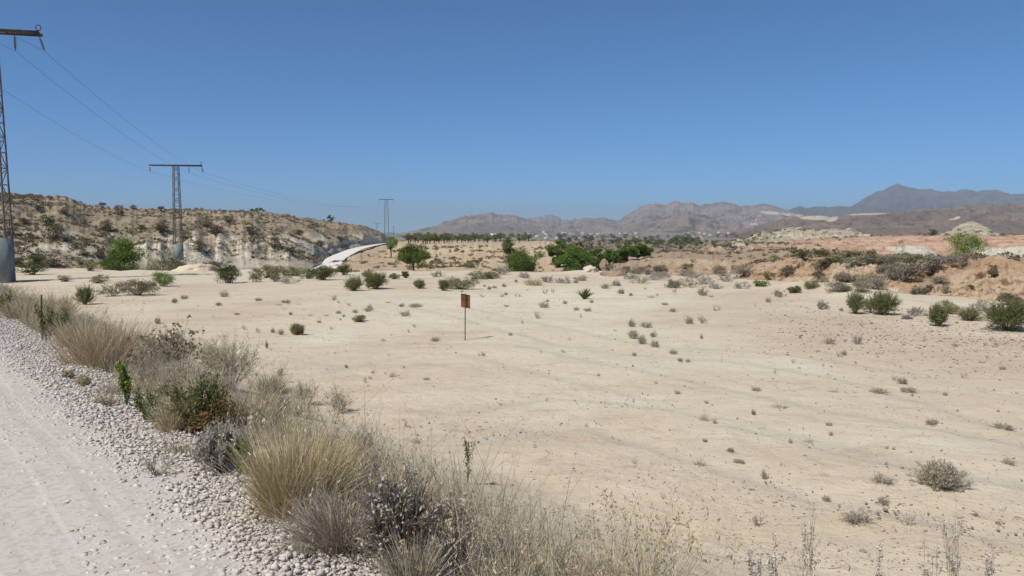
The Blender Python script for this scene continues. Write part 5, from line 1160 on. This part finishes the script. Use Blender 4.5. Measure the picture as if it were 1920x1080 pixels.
bank_h = 0.03 * np.exp(-((s + 0.35) / 0.4) ** 2) * rng.random(len(s))
tag(stones("gravel", xy[:, 0], xy[:, 1], zr + bank_h, size, rng, "stone"), "loose pale limestone chippings heaped along the road edge", "gravel", kind="stuff")
# brown pebbles strewn on the flat at right, fewer elsewhere
n = 90000; px = rng.uniform(300, 2000, n); py = 525 + 560 * rng.random(n) ** 1.15
d = 2.2 * F / (py - 440); x = (px - 960) / F * d; y = d
dens = 0.07 + 1.1 * np.exp(-((py - 620 - (px - 1700) * 0.10) / 42) ** 2) * smooth((px - 1330) / 260) + 0.25 * np.clip(fbm(x * 0.5, y * 0.9, 44, 3) * 2, 0, 1)
s = x * N_[0] + y * N_[1] - EDGE; kp = (rng.random(n) < dens * 0.8) & (s > 1.2) & (y < np.interp(px, EDGE_PX, EDGE_Y) - 0.5)
x, y = x[kp], y[kp]; pxk, pyk = px[kp], py[kp]; z = Gz(x, y)
size = rng.gamma(2.6, 0.0055, len(x)) * (0.65 + y * 0.03) * (1 + 0.8 * np.exp(-((pyk - 640) / 70) ** 2) * smooth((pxk - 1330) / 200))
tag(stones("pebbles", x, y, z - size * 0.05, np.clip(size, 0.006, 0.13), rng, "pebble"), "small brown pebbles strewn over the bare flat", "pebbles", kind="stuff")
# dead sticks and stalks lying about
n = 900; px = rng.uniform(300, 1990, n); py = 535 + 560 * rng.random(n) ** 1.2; d = 2.2 * F / (py - 440); x = (px - 960) / F * d; y = d
s = x * N_[0] + y * N_[1] - EDGE; kp = (s > 0.8) & (y < np.interp(px, EDGE_PX, EDGE_Y) - 1) & (rng.random(n) < 0.25 + 1.3 * np.clip(fbm(x * 0.4, y * 0.4, 55, 3) * 1.6, 0, 1)); x, y = x[kp], y[kp]; n = len(x)
a = rng.normal(size=n) * 0.6 + np.where(rng.random(n) < 0.5, 0, PI); L = rng.gamma(1.8, 0.036, n) * (0.7 + y * 0.03)
P0 = np.stack([x, y, Gz(x, y) + 0.006], -1); S0, S1, R0 = [], [], []; r = 0.002 + y * 0.00014
for seg in range(3):
    a = a + rng.normal(size=n) * 0.45; x, y = x + np.cos(a) * L * 0.4, y + np.sin(a) * L * 0.4
    P1 = np.stack([x, y, Gz(x, y) + np.abs(rng.normal(size=n)) * 0.018 + 0.004], -1); S0.append(P0); S1.append(P1); R0.append(r * (1 - 0.25 * seg)); P0 = P1
V, Fq, v = tubes(np.concatenate(S0), np.concatenate(S1), np.concatenate(R0), np.concatenate(R0) * 0.75, 4, np.tile(rng.random(n), 3))
tag(mk("twig_litter", V, Fq, M["greytwig"], v=v), "dead sticks and stalks lying on the bare flat", "twigs", kind="stuff")

# ------------------------------------------------------------------ scrub on the hillsides
def cells(P, j0, j1):
    A = P[:-1, j0:j1 - 1]; Bq = P[1:, j0:j1 - 1]; D_ = P[:-1, j0 + 1:j1]
    nrm = np.cross(Bq - A, D_ - A); ar = np.linalg.norm(nrm, axis=-1); return A, Bq, D_, ar, np.abs(nrm[..., 2]) / np.maximum(ar, 1e-9)
def scrub(P, j0, j1, n, sz, m, rng, dens, leaf=0.3):
    A, Bq, D_, ar, nz = cells(P, j0, j1)
    w = (ar * dens(A, nz)).ravel(); w = w / w.sum()
    k = rng.choice(len(w), n, p=w); u, t = rng.random((n, 1)), rng.random((n, 1))
    A, Bq, D_ = A.reshape(-1, 3)[k], Bq.reshape(-1, 3)[k], D_.reshape(-1, 3)[k]
    c = A + (Bq - A) * u + (D_ - A) * t
    s = sz * np.exp(np.clip(rng.normal(size=n), -1.8, 1.35) * 0.42)
    o = unit(rng.normal(size=(n, m, 3))) * rng.random((n, m, 1)) ** 0.5; o[..., 2] = np.abs(o[..., 2]) * 0.8
    Q = c[:, None] + o * s[:, None, None] * 0.5
    tone = np.clip(rng.random((n, 1)) * 0.7 + rng.random((n, m)) * 0.3, 0, 1)
    return (Q.reshape(-1, 3), np.repeat(s * leaf, m), tone.ravel(), o.reshape(-1, 3))
def build_scrub(name, sets, label, mat="scrub"):
    rng = np.random.default_rng(len(sets) + 810); Q = np.concatenate([s[0] for s in sets]); L = np.concatenate([s[1] for s in sets]); tn = np.concatenate([s[2] for s in sets]); o = np.concatenate([s[3] for s in sets])
    V, Fq, v = leaves(rng, Q, L, 0.6, o * 0.7 + np.array([0, 0, 0.3]), 0.7, tn)
    return tag(mk(name, V, Fq, M[mat], v=v), label, "scrub", kind="stuff")
rng = np.random.default_rng(800)
PL, nL = GRID[left_hill.name]
dL = lambda A, nz: (smooth((nz - 0.45) / 0.3) * 0.95 + 0.05) * (0.25 + 1.6 * np.clip(fbm(A[..., 0] * 0.06, A[..., 1] * 0.06, 5, 4) + 0.35, 0, 1))
build_scrub("hillside_scrub", [scrub(PL[:330], 14, nL - 1, 3800, 0.62, 24, rng, dL, 0.26), scrub(PL, 14, nL - 1, 5200, 0.55, 22, rng, dL, 0.28), scrub(PL, 14, nL - 32, 300, 1.5, 70, rng, dL, 0.15)], "dusty low scrub covering the hillside on the left")
PB, nB = GRID[bank.name]
dB = lambda A, nz: 0.04 + np.clip(fbm(A[..., 0] * 0.09, A[..., 1] * 0.09, 6, 4) * 1.8 + 0.05, 0, 1) * np.where(A[..., 2] < -2.6, 1.5, 0.35)
build_scrub("bank_scrub", [scrub(PB, 8, nB - 8, 420, 0.8, 36, rng, dB, 0.24)], "dark low scrub dotted over the face of the bank")
sets = []
for o_, n, sz, ds in ((mid_right, 260, 0.45, 1), (near_right, 130, 0.22, 1), (pitted_bank, 340, 0.65, 1), (orange_mid, 260, 0.8, 1), (red_wall, 300, 0.9, 1)):
    Pq, nq = GRID[o_.name]
    sets.append(scrub(Pq, 8, Pq.shape[1] - 6, n, sz, 34, rng, lambda A, nz: 0.08 + np.clip(fbm(A[..., 0] * 0.12, A[..., 1] * 0.12, 8, 3) * 1.7, 0, 1) * smooth((nz - 0.3) / 0.4), 0.22))
build_scrub("badland_scrub", sets, "grey-brown low scrub in the gullies of the orange badlands")
sets = []
for o_ in (white_bad, white_bad2):
    Pq, nq = GRID[o_.name]; sets.append(scrub(Pq, 6, nq - 8, 260, 1.5, 24, rng, lambda A, nz: 0.1 + np.clip(fbm(A[..., 0] * 0.04, A[..., 1] * 0.04, 9, 3) * 2, 0, 1), 0.25))
build_scrub("marl_scrub", sets, "sparse dark scrub on the pale marl mounds")
# gully and plain cover
def flat_scrub(n, y0, y1, pxr, sz, seed, m=26):
    rng = np.random.default_rng(seed); y = y0 * (y1 / y0) ** rng.random(n); px = rng.uniform(*pxr, n); x = (px - 960) / F * y
    kp = fbm(x * 0.05, y * 0.03, seed, 4) > rng.normal(size=n) * 0.22 + 0.02; x, y = x[kp], y[kp]; n = len(x); z = Gz(x, y); s = sz * np.exp(rng.normal(size=n) * 0.4) * (0.6 + y / 300)
    o = unit(rng.normal(size=(n, m, 3))) * rng.random((n, m, 1)) ** 0.5; o[..., 2] = np.abs(o[..., 2]) * 0.75
    Q = np.stack([x, y, z], -1)[:, None] + o * s[:, None, None] * 0.5
    return (Q.reshape(-1, 3), np.repeat(s * 0.26, m), np.clip(np.repeat(rng.random(n), m) * 0.7 + rng.random(n * m) * 0.3, 0, 1), o.reshape(-1, 3))
build_scrub("plain_scrub", [flat_scrub(2600, 58, 900, (-100, 2050), 1.0, 821), flat_scrub(1500, 140, 800, (1000, 1950), 1.2, 823)], "grey-brown scrub in the gully and over the far plain")

# single bushes one can tell apart on the hillside and the badlands
def wild(px, py, w, h, m, desc, grp, seed):
    p = spot(px, py)
    if p[1] > 260: return None
    o = plant(HK[m][seed % len(HK[m])], "bush", p - np.array([0, 0, 0.05]), psize(w, p), None, psize(h, p))
    return reg(o, px, py, desc, "bush", grp)
HK = {"dark": [k_bush(850 + i, 1, 1, 900, 0.10, "darkgreen", clumps=18, lump=0.5) for i in range(3)], "brown": [k_bush(860 + i, 1, 1, 900, 0.10, "scrub", clumps=18, lump=0.5) for i in range(3)],
      "olive": [k_bush(870 + i, 1, 1, 900, 0.10, "olive", clumps=18, lump=0.5) for i in range(3)], "grey": [k_bush(880 + i, 1, 1, 1500, 0.07, "drybush", clumps=22, lump=0.5, asp=0.5) for i in range(4)]}
DW = {"dark": "dark green hillside bush", "brown": "brown scrubby hillside bush", "olive": "olive hillside bush"}
for k, (px, py, w, h, m) in enumerate([(92, 424, 26, 22, "dark"), (102, 450, 44, 28, "brown"), (200, 434, 24, 24, "brown"), (223, 404, 16, 20, "brown"), (192, 389, 14, 10, "dark"), (158, 480, 20, 14, "olive"), (150, 496, 16, 16, "olive"), (167, 508, 26, 22, "olive"), (184, 482, 22, 12, "brown"), (264, 430, 16, 10, "dark"),
        (302, 396, 12, 10, "dark"), (302, 434, 34, 18, "brown"), (33, 496, 30, 14, "dark"), (121, 528, 26, 14, "olive"), (73, 496, 40, 20, "dark"), (547, 478, 30, 16, "dark"), (513, 462, 30, 18, "brown"), (405, 440, 28, 20, "brown"), (345, 450, 26, 18, "brown"), (372, 470, 30, 20, "brown"), (60, 515, 50, 26, "dark"), (140, 465, 20, 12, "brown"), (250, 392, 14, 8, "brown"), (388, 426, 24, 14, "brown"),
        (430, 416, 20, 12, "brown"), (470, 440, 30, 16, "brown"), (600, 462, 30, 12, "brown"), (640, 452, 24, 10, "brown"), (560, 440, 20, 10, "brown"), (100, 500, 40, 18, "brown"), (20, 440, 24, 14, "brown"), (45, 420, 20, 12, "brown"), (120, 400, 18, 10, "brown"), (70, 392, 16, 8, "dark"), (328, 500, 40, 18, "brown"), (400, 505, 40, 18, "brown")]):
    wild(px, py, w, h, m, DW[m], "bushes on the hillside", k)
rb_ = np.random.default_rng(63)
BAND = [(px, 489 + rb_.uniform(-4, 6) + 4 * math.sin(px / 60), rb_.uniform(24, 52), rb_.uniform(8, 15), str(rb_.choice(["grey", "grey", "olive", "brown"]))) for px in np.arange(1545, 1815, 11.0)]
BAND += [(1565 + rb_.uniform(0, 90), 520 + rb_.uniform(0, 26), rb_.uniform(24, 46), rb_.uniform(14, 24), "grey") for q in range(6)] + [(1660 + rb_.uniform(0, 90), 498 + rb_.uniform(0, 26), rb_.uniform(26, 50), rb_.uniform(14, 26), "grey") for q in range(9)] + [(1690 + rb_.uniform(0, 60), 525 + rb_.uniform(0, 30), rb_.uniform(14, 30), rb_.uniform(9, 15), "brown") for q in range(8)] + [(1160 + rb_.uniform(0, 230), 505 + rb_.uniform(0, 14), rb_.uniform(16, 34), rb_.uniform(8, 13), "grey") for q in range(14)]
for k, (px, py, w, h, m) in enumerate(BAND + [(1745, 512, 56, 40, "grey"), (1700, 525, 60, 34, "grey"), (1615, 548, 44, 24, "grey"), (1640, 536, 40, 26, "grey"), (1580, 546, 36, 16, "grey"), (1660, 508, 30, 16, "brown"), (1790, 500, 36, 20, "grey"), (1720, 552, 30, 20, "grey"), (1705, 498, 40, 18, "brown"), (1478, 515, 30, 20, "brown"), (1442, 525, 26, 16, "brown"), (1395, 514, 40, 20, "grey"), (1345, 512, 26, 14, "grey"), (1450, 492, 18, 16, "olive"), (1535, 520, 22, 14, "brown"),
        (1500, 482, 34, 16, "dark"), (1535, 482, 34, 14, "dark"), (1590, 484, 60, 16, "olive"), (1640, 486, 50, 14, "olive"), (1690, 490, 50, 18, "olive"), (1350, 510, 22, 12, "brown"), (1240, 508, 30, 12, "grey"), (1290, 505, 24, 12, "brown"), (1770, 545, 24, 14, "grey"), (1808, 498, 22, 16, "brown"), (1885, 560, 26, 14, "brown"), (1820, 540, 18, 9, "brown"), (1760, 530, 34, 16, "grey")]):
    wild(px, py, w, h, m, {"grey": "grey twiggy badland bush", "brown": "brown badland bush", "olive": "olive bush below the red cliff", "dark": "dark green bush below the red cliff"}[m], "bushes on the badland slopes", k)

# ------------------------------------------------------------------ the almond orchard on the plateau
AK = [k_tree(900 + i, 2.6, 2.7, 0.72, 1300, 0.24, "almond", clumps=16, lump=0.42, tr=0.11, forks=2, limbs=5, asp=0.5) for i in range(5)]
al = [766, 778, 784, 793, 798, 806, 814, 823, 833, 842, 848, 857, 865, 872, 883, 890, 898, 907, 913, 923, 929, 938, 973, 983, 991, 770, 802, 838, 878, 915]
al.sort()
for k, px in enumerate(al):
    d = RNG.uniform(184, 250); p = at_depth(px, d); o = plant(AK[k % 5], "almond_tree", p, RNG.uniform(0.75, 1.12))
    tag(o, f"small almond tree, {NTH[k]} from the left in the orchard on the plateau", "tree", "almond trees of the orchard")

# ------------------------------------------------------------------ trees and houses of the far plain
PK = [k_tree(930 + i, 4.5, 4.6, 0.7, 420, 0.55, m, clumps=12, lump=0.55, limbs=4, asp=0.55) for i, m in enumerate(["darkgreen", "darkgreen", "scrub", "pine"])]
far = []
for k in range(74):
    px = RNG.choice([RNG.uniform(1040, 1110), RNG.uniform(1090, 1330), RNG.uniform(1180, 1300), RNG.uniform(1000, 1420)]); py = RNG.uniform(446, 463) if px > 1090 else RNG.uniform(446, 457); far.append((px, py, RNG.uniform(7, 12)))
far += [(1277, 470, 12), (1276, 461, 10), (1380, 446, 9), (1372, 445, 9), (1362, 446, 7), (1410, 444, 6), (1424, 442, 5), (1160, 466, 9), (1123, 461, 10)] + [(x, 453 + RNG.uniform(-1, 1), 9) for x in range(1278, 1312, 5)]
far.sort()
for k, (px, py, h) in enumerate(far):
    p = spot(px, py)
    if p[1] > 2600: continue
    sc = psize(h, p) / 4.5; o = plant(PK[k % 4], "tree", p - np.array([0, 0, 0.2]), sc * RNG.uniform(0.9, 1.3), None, sc)
    q = pix(p); reg(o, q[0], q[1], ("small dark" if h < 9 else "dark") + " plain tree", "tree", "trees on the far plain")
def house(px, py, wpx, hpx, wall, roof, label, rot=None, d=None):
    p = spot(px, py) if d is None else at_depth(px, d)
    w = psize(wpx, p); h = psize(hpx, p) if d is None else (zat(py - hpx, d) - p[2]) * 0.78; dp = w * 0.7
    e = empty("house", p, rot if rot is not None else RNG.uniform(-0.5, 0.5))
    b = MB(); b.box((0, 0, h / 2 - 0.5), (w, dp, h + 1.0)); b.build("wall", M[wall], e)
    r = MB(); o_ = 0.06 * w; t = h * 0.28
    if roof == "grey_roof": r.box((0, 0, h + 0.12), (w + o_, dp + o_, 0.24))
    else:
        V = [[-w / 2 - o_, -dp / 2 - o_, h + .01], [w / 2 + o_, -dp / 2 - o_, h + .01], [w / 2 + o_, dp / 2 + o_, h + .01], [-w / 2 - o_, dp / 2 + o_, h + .01], [-w / 2 - o_, 0, h + t], [w / 2 + o_, 0, h + t]]
        r.add(V, [np.array([[0, 1, 5, 4], [2, 3, 4, 5], [0, 3, 2, 1]]), np.array([[0, 4, 3], [1, 2, 5]])])
    r.build("roof", M[roof], e)
    for q in (-0.3, 0.05, 0.32):
        f = MB(); f.box((q * w, -dp / 2 - 0.02, h * 0.55), (w * 0.12, 0.1, h * 0.3)); f.build("window", M["dark_window_opening"], e)
    tag(e, label, "house", "houses of the far village"); return e
house(923, 444, 15, 6, "white_render", "white_render", "white house with a pale gable roof showing behind the orchard", 0.1, 600)
H = []
for k in range(64):
    px = RNG.choice([RNG.uniform(985, 1090), RNG.uniform(1060, 1200), RNG.uniform(1270, 1395), RNG.uniform(1000, 1400)]); H.append((px, RNG.uniform(437.5, 448.5), RNG.uniform(5, 10), RNG.uniform(2.6, 4.2), RNG.choice(["white_render", "white_render", "cream_render", "pink_render"]), RNG.choice(["terracotta_roof", "grey_roof", "terracotta_roof"])))
H.sort()
for px, py, w, h, wl_, rf in H:
    e = house(px, py, w, h, wl_, rf, None)
    reg(e, px, py, {"white_render": "tiny white", "cream_render": "tiny cream", "pink_render": "tiny pinkish"}[wl_] + (" house with red roof" if rf[0] == "t" else " flat-roofed house"), "house", "houses of the far village")
LAND += [("the far dome mountain", 925, 415), ("the mountain saddle", 1120, 420)]

# ------------------------------------------------------------------ the air
hz = MB(); hz.box((0, 4000, 195), (19000, 19500, 450)); hz_o = hz.build("haze", [])
g = bpy.data.materials.new("thin_haze"); g.use_nodes = True; nt = g.node_tree; nt.nodes.clear()
out = nt.nodes.new("ShaderNodeOutputMaterial"); pv = nt.nodes.new("ShaderNodeVolumePrincipled")
pv.inputs["Color"].default_value = (0.64, 0.74, 0.87, 1); pv.inputs["Density"].default_value = 0.00014; pv.inputs["Anisotropy"].default_value = 0.0
nt.links.new(pv.outputs[0], out.inputs["Volume"])
hz_o.data.materials.append(g); tag(hz_o, kind="stuff")
write_labels()
